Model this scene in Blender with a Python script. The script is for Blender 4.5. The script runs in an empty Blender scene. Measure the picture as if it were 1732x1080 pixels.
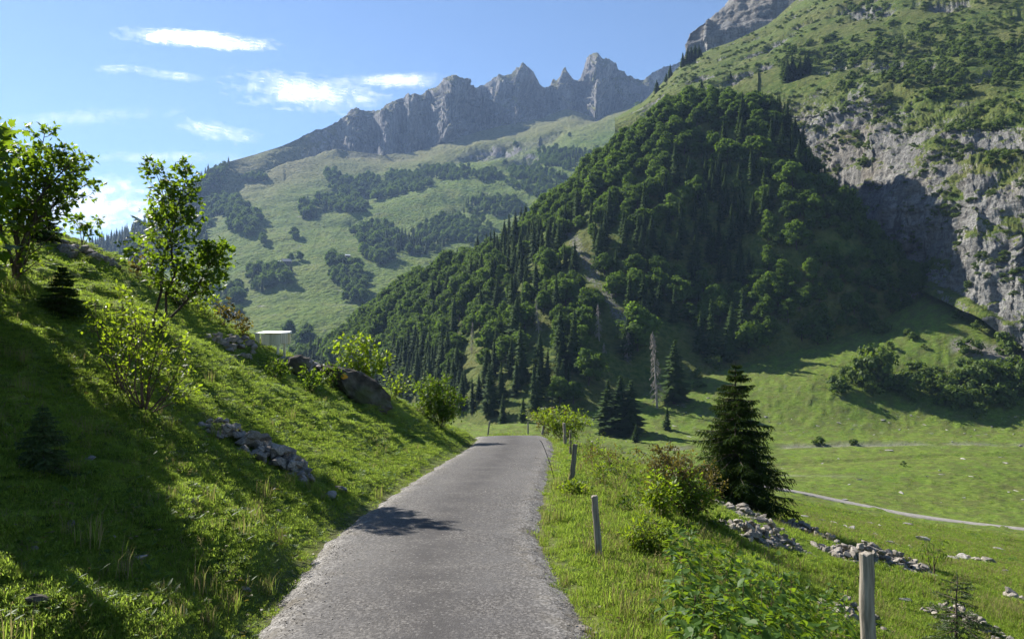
import bpy, bmesh, math, random
import numpy as np
from mathutils import Vector, Matrix, noise as mnoise

SC = bpy.context.scene
COL = SC.collection
F, HX, HY, EYE = 1250.0, 866.0, 560.0, 1.8      # focal length in photo pixels, vanishing point of the level camera, eye height

# ------------------------------------------------------------------ camera
cam = bpy.data.cameras.new('camera')
cam_o = bpy.data.objects.new('camera', cam)
COL.objects.link(cam_o)
cam_o.location = (0, 0, EYE)
cam_o.rotation_euler = (math.radians(90), 0, 0)
cam.sensor_width = 36
cam.lens = 36 * F / 1732
cam.shift_y = 20 / 1732
cam.clip_start = 0.05
cam.clip_end = 60000
SC.camera = cam_o

# ------------------------------------------------------------------ sky and sun
SUN_AZ, SUN_EL = math.radians(-48), math.radians(38)      # azimuth from +Y, positive to +X
sun_dir = Vector((math.sin(SUN_AZ) * math.cos(SUN_EL), math.cos(SUN_AZ) * math.cos(SUN_EL), math.sin(SUN_EL)))
world = bpy.data.worlds.new('World')
SC.world = world
world.use_nodes = True
wn = world.node_tree.nodes
wl = world.node_tree.links
sky = wn.new('ShaderNodeTexSky')
sky.sky_type = 'NISHITA'
sky.sun_disc = False
sky.sun_elevation = SUN_EL
sky.sun_rotation = SUN_AZ
sky.altitude = 1000
sky.air_density = 1.0
sky.dust_density = 0.15
sky.ozone_density = 5.0
bg = wn['Background']
wl.new(sky.outputs[0], bg.inputs[0])
bg.inputs[1].default_value = 0.057
sun = bpy.data.lights.new('sun', 'SUN')
sun.energy = 5.0
sun.angle = math.radians(0.5)
sun.color = (1.0, 0.945, 0.86)
sun_o = bpy.data.objects.new('sun', sun)
COL.objects.link(sun_o)
sun_o.rotation_euler = sun_dir.to_track_quat('Z', 'Y').to_euler()
sun_o.location = (-40, 40, 60)

SC.view_settings.view_transform = 'Standard'
SC.view_settings.look = 'None'
SC.view_settings.exposure = 1.34
SC.view_settings.gamma = 1.0
SC.view_settings.use_curve_mapping = False
cy = SC.cycles
cy.max_bounces = 6
cy.diffuse_bounces = 2
cy.glossy_bounces = 2
cy.transmission_bounces = 3
cy.transparent_max_bounces = 12
cy.volume_bounces = 0
cy.use_denoising = True
cy.use_adaptive_sampling = True
cy.adaptive_threshold = 0.02
cy.caustics_reflective = False
cy.caustics_refractive = False

rng = np.random.default_rng(11)
random.seed(11)

# ------------------------------------------------------------------ noise
_perm = np.random.default_rng(3).permutation(512).astype(np.int64)
_perm = np.concatenate([_perm, _perm])
_g = np.random.default_rng(4).normal(size=(512, 3)); _g /= np.linalg.norm(_g, axis=1)[:, None]

def perlin(x, y, z):
    xi, yi, zi = np.floor(x).astype(np.int64), np.floor(y).astype(np.int64), np.floor(z).astype(np.int64)
    xf, yf, zf = x - xi, y - yi, z - zi
    u, v, w = [t * t * t * (t * (t * 6 - 15) + 10) for t in (xf, yf, zf)]
    out = 0
    for dx in (0, 1):
        for dy in (0, 1):
            for dz in (0, 1):
                h = _perm[(_perm[(_perm[(xi + dx) & 511] + yi + dy) & 511] + zi + dz) & 511]
                g = _g[h]
                d = g[..., 0] * (xf - dx) + g[..., 1] * (yf - dy) + g[..., 2] * (zf - dz)
                out = out + d * (u if dx else 1 - u) * (v if dy else 1 - v) * (w if dz else 1 - w)
    return out * 1.6

def fbm(x, y, z, octv=4, gain=0.5, ridge=False):
    a, f, s, t = 1.0, 1.0, 0.0, 0.0
    for i in range(octv):
        n = perlin(x * f + 17.3 * i, y * f - 9.1 * i, z * f + 4.7 * i)
        if ridge: n = 1 - 2 * np.abs(n)
        s = s + a * n; t += a
        a *= gain; f *= 2.03
    return s / t

def sstep(a, b, x):
    t = np.clip((x - a) / (b - a), 0, 1)
    return t * t * (3 - 2 * t)

def P(px, py, Y):
    return ((px - HX) / F * Y, Y, EYE + (HY - py) / F * Y)

# ------------------------------------------------------------------ mesh and object helpers
def mesh_np(name, V, faces, mats=None, smooth=True, attrs=None, mat_idx=None):
    """faces: list of int arrays of shape (n, k)."""
    me = bpy.data.meshes.new(name)
    V = np.asarray(V, dtype=np.float32)
    if not isinstance(faces, (list, tuple)): faces = [faces]
    faces = [np.asarray(f, dtype=np.int32) for f in faces if len(f)]
    nl = sum(f.size for f in faces); nf = sum(len(f) for f in faces)
    me.vertices.add(len(V)); me.vertices.foreach_set('co', V.ravel())
    me.loops.add(nl); me.loops.foreach_set('vertex_index', np.concatenate([f.ravel() for f in faces]))
    tot = np.concatenate([np.full(len(f), f.shape[1], np.int32) for f in faces])
    st = np.concatenate([[0], np.cumsum(tot)[:-1]]).astype(np.int32)
    me.polygons.add(nf); me.polygons.foreach_set('loop_start', st); me.polygons.foreach_set('loop_total', tot)
    me.polygons.foreach_set('use_smooth', np.full(nf, smooth, bool))
    for m in (mats or []): me.materials.append(m)
    if mat_idx is not None: me.polygons.foreach_set('material_index', np.asarray(mat_idx, np.int32))
    for k, a in (attrs or {}).items():
        at = me.attributes.new(k, 'FLOAT', 'POINT'); at.data.foreach_set('value', np.asarray(a, np.float32).ravel())
    me.update(calc_edges=True)
    return me

def link(name, data, parent=None, loc=None, **props):
    o = bpy.data.objects.new(name, data)
    COL.objects.link(o)
    if parent is not None: o.parent = parent
    if loc is not None: o.location = loc
    for k, v in props.items(): o[k] = v
    return o

def thing(name, label, cat, loc=(0, 0, 0), rz=0.0, group=None, scale=None):
    o = link(name, None, None, loc)
    o.empty_display_size = 0.1
    o.rotation_euler = (0, 0, rz)
    o['label'] = label; o['category'] = cat
    if group: o['group'] = group
    if scale is not None: o.scale = (scale,) * 3 if np.isscalar(scale) else scale
    return o

class Geo:
    """collects vertices and faces of several pieces for one mesh"""
    def __init__(s): s.v = []; s.f = {3: [], 4: []}; s.n = 0; s.mi = {3: [], 4: []}; s.a = []
    def add(s, V, Fc, mi=0, a=0.0):
        V = np.asarray(V, float).reshape(-1, 3); Fc = np.asarray(Fc, int)
        s.v.append(V); s.f[Fc.shape[1]].append(Fc + s.n); s.mi[Fc.shape[1]].append(np.full(len(Fc), mi))
        s.a.append(np.broadcast_to(np.asarray(a, float), (len(V),)).copy()); s.n += len(V)
    def mesh(s, name, mats, smooth=True):
        fs = [np.concatenate(s.f[k]) for k in (3, 4) if s.f[k]]
        mi = np.concatenate([np.concatenate(s.mi[k]) for k in (3, 4) if s.f[k]])
        return mesh_np(name, np.concatenate(s.v), fs, mats, smooth, {'tint': np.concatenate(s.a)}, mi)

def grid_faces(nv, nu):
    i = np.arange(nv * nu).reshape(nv, nu)
    return np.stack([i[:-1, :-1], i[:-1, 1:], i[1:, 1:], i[1:, :-1]], -1).reshape(-1, 4)

def tube(pts, rad, k=6, cap=True):
    """tapered tube along a polyline -> verts, quads"""
    pts = np.asarray(pts, float); n = len(pts)
    t = np.gradient(pts, axis=0); t /= np.linalg.norm(t, axis=1)[:, None] + 1e-9
    up = np.array([0.31, 0.17, 0.93]) if abs(t[:, 2]).mean() < .8 else np.array([1.0, 0.1, 0])
    a = np.cross(t, up); a /= np.linalg.norm(a, axis=1)[:, None] + 1e-9
    b = np.cross(t, a)
    th = np.arange(k) * 2 * math.pi / k
    ring = (np.cos(th)[None, :, None] * a[:, None] + np.sin(th)[None, :, None] * b[:, None]) * np.asarray(rad, float).reshape(-1, 1, 1)
    V = (pts[:, None] + ring).reshape(-1, 3)
    i = np.arange(n * k).reshape(n, k); j = np.roll(i, -1, 1)
    Q = np.stack([i[:-1], j[:-1], j[1:], i[1:]], -1).reshape(-1, 4)
    return V, Q

# ------------------------------------------------------------------ material helpers
class MT:
    def __init__(s, name):
        s.m = bpy.data.materials.new(name); s.m.use_nodes = True
        s.t = s.m.node_tree; s.n = s.t.nodes
        s.b = s.n['Principled BSDF']; s.out = s.n['Material Output']
        s.b.inputs['Roughness'].default_value = 0.85
        s.b.inputs['Specular IOR Level'].default_value = 0.25
    def new(s, ty, **kw):
        n = s.n.new(ty)
        for k, v in kw.items():
            if k.startswith('i_'):
                n.inputs[k[2:].replace('_', ' ')].default_value = v
            else: setattr(n, k, v)
        return n
    def l(s, a, b): s.t.links.new(a, b)
    def coord(s, kind='Object', scale=(1, 1, 1), rot=(0, 0, 0)):
        c = s.new('ShaderNodeTexCoord'); mp = s.new('ShaderNodeMapping')
        mp.inputs['Scale'].default_value = scale; mp.inputs['Rotation'].default_value = rot
        s.l(c.outputs[kind], mp.inputs[0]); return mp.outputs[0]
    def world(s, scale=(1, 1, 1), rot=(0, 0, 0)):
        c = s.new('ShaderNodeNewGeometry'); mp = s.new('ShaderNodeMapping')
        mp.inputs['Scale'].default_value = scale; mp.inputs['Rotation'].default_value = rot
        s.l(c.outputs['Position'], mp.inputs[0]); return mp.outputs[0]
    def noise(s, vec, scale, detail=4, rough=0.55, dist=0.0):
        n = s.new('ShaderNodeTexNoise', i_Scale=scale, i_Detail=detail, i_Roughness=rough, i_Distortion=dist)
        s.l(vec, n.inputs['Vector']); return n.outputs['Fac']
    def voro(s, vec, scale, feature='F1', out='Distance'):
        n = s.new('ShaderNodeTexVoronoi', i_Scale=scale, feature=feature); s.l(vec, n.inputs['Vector']); return n.outputs[out]
    def ramp(s, fac, stops):
        r = s.new('ShaderNodeValToRGB'); e = r.color_ramp.elements
        while len(e) < len(stops): e.new(0.5)
        for q, (p, c) in zip(e, stops):
            q.position = p; q.color = (*c, 1) if not np.isscalar(c) else (c, c, c, 1)
        s.l(fac, r.inputs[0]); return r.outputs[0]
    def mix(s, fac, a, b, bt='MIX'):
        m = s.new('ShaderNodeMix', data_type='RGBA', blend_type=bt)
        for v, k in ((fac, 0), (a, 6), (b, 7)):
            if hasattr(v, 'links'): s.l(v, m.inputs[k])
            else: m.inputs[k].default_value = v if k == 0 else (*v, 1)
        return m.outputs[2]
    def math(s, op, a, b=0.0, clamp=False):
        m = s.new('ShaderNodeMath', operation=op, use_clamp=clamp)
        for v, k in ((a, 0), (b, 1)):
            if hasattr(v, 'links'): s.l(v, m.inputs[k])
            else: m.inputs[k].default_value = v
        return m.outputs[0]
    def attr(s, name):
        a = s.new('ShaderNodeAttribute', attribute_name=name); return a.outputs['Fac']
    def bump(s, h, strength=0.5, dist=0.02, prev=None):
        b = s.new('ShaderNodeBump', i_Strength=strength, i_Distance=dist); s.l(h, b.inputs['Height'])
        if prev is not None: s.l(prev, b.inputs['Normal'])
        return b.outputs[0]
    def color(s, c):
        if hasattr(c, 'links'): s.l(c, s.b.inputs['Base Color'])
        else: s.b.inputs['Base Color'].default_value = (*c, 1)
    def normal(s, n): s.l(n, s.b.inputs['Normal'])
    def rough(s, r): s.b.inputs['Roughness'].default_value = r
# ------------------------------------------------------------------ terrain functions
def tps_fit(pts, val, lam=1e-4):
    pts = np.asarray(pts, float); n = len(pts)
    def U(d2): return d2 * np.log(d2 + 1e-9)
    d2 = ((pts[:, None] - pts[None]) ** 2).sum(-1)
    A = np.zeros((n + 3, n + 3)); A[:n, :n] = U(d2) + lam * np.eye(n)
    A[:n, n:] = np.c_[np.ones(n), pts]; A[n:, :n] = A[:n, n:].T
    w = np.linalg.solve(A, np.r_[np.asarray(val, float), 0, 0, 0])
    def ev(x, y):
        s = np.shape(x); q = np.c_[np.ravel(x), np.ravel(y)]; out = np.empty(len(q))
        for i in range(0, len(q), 20000):
            c = q[i:i + 20000]
            d = ((c[:, None] - pts[None]) ** 2).sum(-1)
            out[i:i + 20000] = U(d) @ w[:n] + w[n] + c @ w[n + 1:]
        return out.reshape(s)
    return ev

# road centre line (x, y) and its fall
ROAD = np.array([(-.55, -3), (-.52, 0), (-.52, 2.5), (-.61, 5), (-.80, 7.2), (-.83, 8.7), (-.62, 12.0), (-.16, 17.9), (-.03, 20.0), (.03, 22.3), (-.02, 24.4), (-.6, 26.5), (-3.0, 28.4), (-9, 29.6)])
def catmull(p, m=14):
    p = np.asarray(p, float); q = np.vstack([2 * p[0] - p[1], p, 2 * p[-1] - p[-2]]); o = []
    for i in range(1, len(q) - 2):
        t = np.linspace(0, 1, m, endpoint=False)[:, None]
        a, b, c, d = q[i - 1], q[i], q[i + 1], q[i + 2]
        o.append(.5 * ((2 * b) + (c - a) * t + (2 * a - 5 * b + 4 * c - d) * t ** 2 + (3 * b - a - 3 * c + d) * t ** 3))
    return np.vstack(o + [p[-1:]])
RC = catmull(ROAD)
RW = 1.09
def zroad(y): return -0.05 * y - 0.00079 * y * y - 0.05 * np.clip(y - 24.6, 0, 5) ** 2

def road_dist(X, Y):
    """signed distance to the road's centre line (positive on the right) and the y of the foot point"""
    s = np.shape(X); q = np.c_[np.ravel(X), np.ravel(Y)]
    A, B = RC[:-1], RC[1:]; D = B - A; L2 = (D ** 2).sum(1)
    best = np.full(len(q), 1e9); sd = np.zeros(len(q)); fy = np.zeros(len(q))
    for i in range(len(A)):
        t = np.clip(((q - A[i]) @ D[i]) / L2[i], 0, 1); f = A[i] + t[:, None] * D[i]
        v = q - f; d = np.hypot(v[:, 0], v[:, 1]); m = d < best
        best[m] = d[m]; cr = D[i][0] * v[:, 1] - D[i][1] * v[:, 0]
        sd[m] = np.where(cr[m] > 0, -d[m], d[m]); fy[m] = f[m, 1]
    return sd.reshape(s), fy.reshape(s)

def c3(a): return [P(*p) for p in a]
near_pts = []
# left bank, then its crest and the fall behind it, in (photo x, photo y, metres away)
near_pts += c3([(0, 1080, 3.7), (200, 1080, 4.15), (350, 1080, 4.5), (0, 900, 4.75), (250, 900, 5.7), (450, 900, 6.9), (0, 700, 6.84), (250, 700, 9.0),
                (420, 760, 10.0), (590, 790, 11.7), (0, 560, 9.5), (250, 600, 11.9), (450, 650, 15.0), (600, 705, 16.5), (720, 745, 18.6), (0, 460, 13.0),
                (150, 500, 13.6), (265, 553, 13.0), (400, 605, 16.8), (500, 640, 17.5), (-250, 560, 8.5), (-250, 800, 5.0), (-300, 380, 15),
                (0, 402, 16.5), (60, 398, 17.5), (100, 402, 18), (150, 420, 18), (200, 444, 17.6), (260, 476, 17.4), (320, 512, 17.6), (400, 562, 18.4), (455, 592, 18.2), (480, 604, 18.6), (540, 622, 19.5), (600, 645, 20),
                (650, 662, 20.5), (700, 695, 21), (760, 724, 22), (797, 734, 23.2), (806, 736, 24.6), (800, 732, 26),
                (0, 450, 24), (100, 455, 24), (200, 500, 23.5), (320, 565, 23.5), (400, 610, 23), (480, 650, 23), (560, 680, 24), (650, 705, 25), (740, 742, 26), (770, 742, 27.5), (800, 741, 28.5),
                (-100, 560, 45), (100, 590, 45), (300, 660, 45), (500, 740, 45), (700, 770, 40), (800, 775, 36)])
# right-hand slope
near_pts += c3([(1250, 960, 8.8), (1140, 872, 11), (1290, 892, 14.2), (1240, 856, 19), (1360, 893, 18.5), (1480, 940, 17), (1575, 968, 16), (1732, 1080, 10), (1400, 1005, 10.6),
                (1600, 935, 27), (1732, 962, 26), (1500, 902, 33), (1350, 872, 32), (1732, 925, 48), (1200, 832, 27), (1080, 800, 25), (1000, 775, 25), (1080, 795, 36), (960, 762, 36), (930, 745, 28), (860, 736, 30), (830, 737, 29.5), (870, 762, 40),
                (1900, 1080, 12), (2100, 1080, 15), (2000, 940, 40), (1180, 815, 45), (1400, 868, 48), (1550, 890, 48)])
for y in (3, 4, 5, 6, 7.5):                          # close to the road on the right
    z0 = zroad(y)
    near_pts += [(1.9, y, z0 - .2), (2.7, y, z0 - .62), (4.5, y, z0 - 1.4)]
for y in (9, 11, 13.5, 16, 18.5, 21):
    cx = np.interp(y, ROAD[:, 1], ROAD[:, 0]); near_pts += [(cx + 2.0, y, zroad(y) - .08), (cx + 2.7, y, zroad(y) - .3)]
near_pts += [(-4, -3, 1.2), (-8, 0, 3.6), (-10, 4, 4.3), (4.5, -2, -1.6), (9, 2, -3.6), (0.9, -3, 0), (-14, 9, 5.5), (-20, 16, 7)]
for y in np.r_[-3:23:1.7]:
    cx = np.interp(y, RC[:, 1], RC[:, 0])
    near_pts += [(cx - 1.35, y, zroad(y) + .03), (cx, y, zroad(y)), (cx + 1.35, y, zroad(y))]
for q in RC[-26::4]:
    near_pts += [(q[0], q[1], zroad(q[1])), (q[0] + .35, q[1] + 1.5, zroad(q[1] + 1.0))]
near_pts = np.array(near_pts)
_near = tps_fit(near_pts[:, :2], near_pts[:, 2], 2e-3)

far_ctl = [(-300, 470, 30), (-300, 560, 60), (-300, 640, 140), (0, 560, 40), (0, 620, 70), (0, 680, 140), (200, 600, 40), (200, 660, 80), (200, 700, 150), (400, 680, 40), (400, 720, 80), (400, 730, 150), (600, 755, 40), (600, 765, 80), (600, 750, 150), (500, 700, 230), (200, 690, 260), (-300, 680, 260), (650, 705, 230),
           (800, 775, 36), (850, 778, 60), (850, 770, 110), (850, 737, 180), (930, 745, 28), (960, 775, 45), (960, 785, 80), (950, 762, 130), (950, 742, 180),
           (1080, 800, 25), (1200, 832, 27), (1080, 800, 45), (1080, 800, 90), (1080, 780, 140), (1350, 872, 32), (1600, 935, 27), (1732, 962, 26), (1500, 902, 33), (1180, 822, 45), (1400, 868, 48), (1550, 893, 48), (1732, 925, 48), (1732, 905, 80), (1500, 876, 80), (1350, 852, 100), (1732, 895, 104), (1550, 872, 112), (2000, 940, 60), (2000, 890, 120),
           (1600, 800, 145), (1400, 805, 142), (1200, 800, 145), (1000, 762, 172), (1200, 752, 181), (1400, 750, 183), (1600, 750, 183), (1732, 748, 185), (1950, 745, 188),
           (1000, 735, 199), (1150, 715, 205), (1300, 725, 200), (1500, 716, 204), (1732, 712, 206), (1950, 700, 208),
           (900, 712, 213), (1000, 690, 222), (1100, 665, 232), (1200, 632, 246), (1300, 598, 258), (1400, 578, 264), (1420, 640, 228), (1560, 625, 232), (1600, 540, 254), (1500, 545, 268), (1560, 500, 282), (1640, 516, 268), (1732, 563, 240), (1732, 640, 222), (1900, 600, 222), (1950, 650, 214),
           (800, 722, 222), (1650, 460, 300), (1560, 462, 300), (1450, 440, 330), (1732, 500, 300), (1950, 500, 300), (1300, 540, 300), (1100, 600, 300), (900, 660, 300), (750, 690, 300), (600, 660, 300)]
_fc = np.array(far_ctl, float)
_far = tps_fit(np.c_[(_fc[:, 0] - HX) / F, np.log(_fc[:, 2])], (HY - _fc[:, 1]) / F, 5e-4)

def gz_smooth(X, Y):
    X = np.asarray(X, float); Y = np.asarray(Y, float)
    w = sstep(27, 43, Y)
    zn = _near(np.clip(X, -26, 34), np.clip(Y, -4, 50))
    Yc = np.clip(Y, 20, 320)
    zf = EYE + _far(np.clip(X / Yc, -1.0, 1.0), np.log(Yc)) * Yc
    return zn * (1 - w) + zf * w

def gz(X, Y):
    """ground height with hummocks, terracettes and the road bed"""
    X = np.asarray(X, float); Y = np.asarray(Y, float)
    z = gz_smooth(X, Y)
    d, fy = road_dist(X, np.clip(Y, -4, 60))
    near = 1 - sstep(26, 40, Y)
    off = sstep(1.15, 2.6, np.abs(d))
    left = (d < 0)
    q = perlin(X * .8, Y * .8, X * 0 + 2.2)
    hum = fbm(X * 1.9 + .4 * q, Y * 1.5, X * 0 + 7.7, 3, .55)
    hum = sstep(.0, .36, hum) * .12
    ter = perlin(X * 1.3 + .5 * Y, Y * .5 - X * .1, X * 0 + 31.1) * .06
    rel = np.where(left, hum * (0.55 + 0.6 * sstep(-.3, .4, perlin(X * .23, Y * .23, X * 0 + 5))) + ter, hum * .6)
    rel = rel + .035 * fbm(X * 4.2, Y * 4.2, X * 0 + 1.3, 2)
    z = z + near * off * rel
    # beyond: broad swells, tussocks and old stream banks on the valley floor
    f = sstep(26, 60, Y)
    z = z + f * (.35 * fbm(X * .09, Y * .09, X * 0 + 3.1, 3) + (.22 + .30 * sstep(185, 205, Y)) * sstep(.05, .45, fbm(X * .42, Y * .36, X * 0 + 8.8, 3)))
    # small brook cut across the meadow
    by = 181 - 2.5 * np.sin(X * .045) + 1.4 * perlin(X * .12, X * 0, X * 0 + 4)
    z = z - .8 * np.exp(-((Y - by) / 1.7) ** 2) * sstep(-5, 20, X)
    by2 = 156 + .09 * X + 2 * np.sin(X * .07)
    z = z - .7 * np.exp(-((Y - by2) / 1.1) ** 2) * sstep(20, 45, X)
    # road bed
    bed = 1 - sstep(1.12, 1.55, np.abs(d))
    bed = bed * (1 - sstep(27.6, 29.5, Y))
    zb = zroad(fy) - .05
    return z * (1 - bed) + zb * bed

def gz1(x, y): return float(gz(np.array([x]), np.array([y]))[0])

def hit(px, py, ymin=2.0, ymax=290.0):
    """point where the line of sight through a photo pixel meets the ground"""
    Y = np.exp(np.linspace(math.log(ymin), math.log(ymax), 700))
    X = (px - HX) / F * Y; Zr = EYE + (HY - py) / F * Y
    G = gz(X, Y); b = np.nonzero(G > Zr)[0]
    i = b[0] if len(b) else int(np.argmin((Zr - G) / Y + 9 * (Y > max(26, ymin * 1.5))))
    return np.array([X[i], Y[i], min(Zr[i], G[i])])

# track across the meadow: where it runs, for the ground material and its own mesh
TRK = catmull([P(1180, 828, 124)[:2], P(1350, 852, 120)[:2], P(1450, 863, 116)[:2], P(1550, 875, 111)[:2], P(1732, 895, 104)[:2], P(1950, 915, 98)[:2], (120, 88)], 16)

# ------------------------------------------------------------------ ground mesh
nu, nv = 560, 640
uu = np.concatenate([np.linspace(-1.25, -.74, 50, endpoint=False), np.linspace(-.74, .74, nu - 100), np.linspace(.74, 1.25, 51)[1:]])
yy = np.concatenate([np.linspace(-3.5, 2.2, 40, endpoint=False), np.exp(np.linspace(math.log(2.2), math.log(318), nv - 40))])
spread = np.maximum(yy, 5.0 + 0 * yy)
GX = uu[None, :] * spread[:, None]
GY = np.repeat(yy[:, None], nu, 1)
GZ = gz(GX, GY)
gd, _ = road_dist(GX, np.clip(GY, -4, 60))
# ------------------------------------------------------------------ materials
def mat_pasture():
    m = MT('pasture'); w = m.world()
    n1 = m.noise(w, .05, 5); n2 = m.noise(w, .9, 5, .6); n3 = m.noise(w, 7, 4, .65); n4 = m.noise(w, .28, 4)
    g = m.ramp(n2, [(.3, (.075, .122, .016)), (.52, (.125, .180, .026)), (.75, (.175, .220, .044))])
    g = m.mix(m.math('MULTIPLY', m.ramp(n4, [(.5, 0), (.72, 1)]), .5), g, (.15, .155, .045))
    g = m.mix(m.math('MULTIPLY', m.ramp(n1, [(.45, 0), (.7, 1)]), .35), g, (.06, .13, .012))
    g = m.mix(m.ramp(n3, [(.30, .8), (.47, 0)]), g, (.035, .055, .012))
    soil = m.ramp(n3, [(.3, (.045, .032, .018)), (.7, (.10, .080, .050))])
    g = m.mix(m.math('MULTIPLY', m.attr('soil'), m.ramp(n2, [(.32, .25), (.5, 1)])), g, soil)
    stony = m.ramp(m.noise(w, 16, 3), [(.35, (.10, .09, .075)), (.65, (.30, .28, .25))])
    g = m.mix(m.attr('scree'), g, stony)
    tus = m.noise(m.world((.7, 1.4, 1)), 1.1, 3, .7); g = m.mix(m.ramp(tus, [(.36, .6), (.46, 0)]), g, (.055, .075, .016)); g = m.mix(m.ramp(m.noise(w, 1.9, 2), [(.66, 0), (.74, .5)]), g, (.20, .19, .10))
    m.color(g)
    h = m.math('ADD', m.math('MULTIPLY', n3, .6), m.noise(w, 30, 3))
    n7 = m.noise(m.world((.8, 1.3, 1)), .75, 4, .65); g2 = m.bump(n7, .75, .55)
    m.normal(m.bump(h, .55, .05, g2))
    m.rough(.95); m.b.inputs['Specular IOR Level'].default_value = .08
    return m.m

def mat_road():
    m = MT('old_gravel_asphalt'); w = m.world()
    v = m.voro(w, 75, out='Color'); vd = m.voro(w, 75)
    v2 = m.voro(w, 190, out='Color')
    a = m.noise(w, 2.6, 5, .6); b = m.noise(w, .55, 4)
    v = m.voro(w, 55, out='Color'); base = m.ramp(v, [(.1, (.016, .015, .014)), (.5, (.060, .056, .052)), (.93, (.22, .207, .19))])
    fine = m.ramp(v2, [(.1, (.032, .030, .028)), (.55, (.088, .083, .078)), (.95, (.27, .255, .24))])
    c = m.mix(.35, base, fine)
    c = m.mix(m.ramp(a, [(.42, 0), (.68, .5)]), c, (.10, .098, .098))
    c = m.mix(m.ramp(b, [(.45, 0), (.7, .35)]), c, (.16, .153, .143))
    lane = m.attr('lane')
    c = m.mix(m.math('MULTIPLY', lane, m.ramp(a, [(.3, .25), (.6, .75)])), c, (.040, .037, .036)); c = m.mix(m.math('MULTIPLY', m.attr('edge'), m.ramp(m.noise(w, 3.5, 4, .7), [(.50, 0), (.58, .8)])), c, (.085, .07, .045))
    pv = m.voro(w, 26, out='Color'); pd = m.voro(w, 26); peb = m.math('MULTIPLY', m.ramp(pd, [(.24, 1), (.34, 0)]), m.ramp(pv, [(.58, 0), (.66, .40)])); c = m.mix(peb, c, (.23, .22, .205))
    edge = m.math('MULTIPLY', m.attr('edge'), m.ramp(a, [(.35, .2), (.6, 1)]))
    grit = m.ramp(v, [(.1, (.07, .066, .06)), (.6, (.19, .18, .165)), (.95, (.40, .385, .36))])
    c = m.mix(edge, c, grit)
    m.color(c)
    hh = m.math('SUBTRACT', m.math('MULTIPLY', a, .3), m.math('MULTIPLY', vd, 1.0))
    n = m.bump(hh, .35, .008)
    m.normal(n); m.rough(.82); m.b.inputs['Specular IOR Level'].default_value = .22
    return m.m

def mat_rockwall(name, veg=0.5, scale=1.0, warm=0.0):
    """limestone wall with grass on its ledges: the slope decides where grass can hold"""
    m = MT(name); w = m.world()
    ge = m.new('ShaderNodeNewGeometry'); sx = m.new('ShaderNodeSeparateXYZ'); m.l(ge.outputs['Normal'], sx.inputs[0])
    nz = sx.outputs[2]
    st = m.world((1, 1, .22)); hz = m.world((.5, .5, 2.2))
    n1 = m.noise(st, .16 * scale, 7, .65, .4); n2 = m.noise(w, .035 * scale, 5, .6); n3 = m.noise(hz, .22 * scale, 6, .65); n4 = m.noise(w, .9 * scale, 5, .7)
    rock = m.ramp(n1, [(.25, (.085, .085, .078)), (.45, (.20, .198, .185)), (.6, (.285, .28, .262)), (.8, (.40, .39, .365))])
    rock = m.mix(m.ramp(n3, [(.34, .75), (.47, 0)]), rock, (.10, .095, .09))
    rock = m.mix(m.ramp(n2, [(.52, 0), (.72, .45)]), rock, (.30, .24 + .02 * warm, .16))
    rock = m.mix(m.ramp(n4, [(.36, .8), (.5, 0)]), rock, (.10, .098, .095))
    cr = m.noise(m.world((1.6, 1.6, .18)), .30 * scale, 5, .7, .6); rock = m.mix(m.ramp(cr, [(.36, .8), (.46, 0)]), rock, (.09, .085, .082)); cr2 = m.noise(m.world((.5, .5, 2.5)), .25 * scale, 5, .7, .4); rock = m.mix(m.ramp(cr2, [(.34, .7), (.43, 0)]), rock, (.09, .085, .082))
    n6 = m.noise(w, .35 * scale, 4, .6)
    grass = m.ramp(n6, [(.3, (.030, .060, .010)), (.47, (.075, .115, .018)), (.6, (.115, .145, .030)), (.75, (.145, .135, .05))])
    grass = m.mix(m.ramp(n2, [(.4, 0), (.7, .6)]), grass, (.14, .13, .05))
    k = m.math('ADD', m.math('MULTIPLY', nz, 1.15), m.math('MULTIPLY', m.math('SUBTRACT', m.math('ADD', m.math('MULTIPLY', n1, .4), m.math('ADD', m.math('MULTIPLY', n4, 1.3), m.math('MULTIPLY', n2, .7))), 1.2), 1.7))
    k = m.math('ADD', k, m.attr('green'))
    f = m.ramp(m.math('ADD', k, veg - .5), [(.44, 0), (.60, 1)])
    m.color(m.mix(f, rock, grass))
    h = m.math('ADD', m.math('MULTIPLY', n1, 1.0), m.math('ADD', m.math('MULTIPLY', n3, .6), m.math('MULTIPLY', n4, .35)))
    m.normal(m.bump(h, 1.0, 3.0 / scale)); m.rough(.95); m.b.inputs['Specular IOR Level'].default_value = .1
    return m.m

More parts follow.
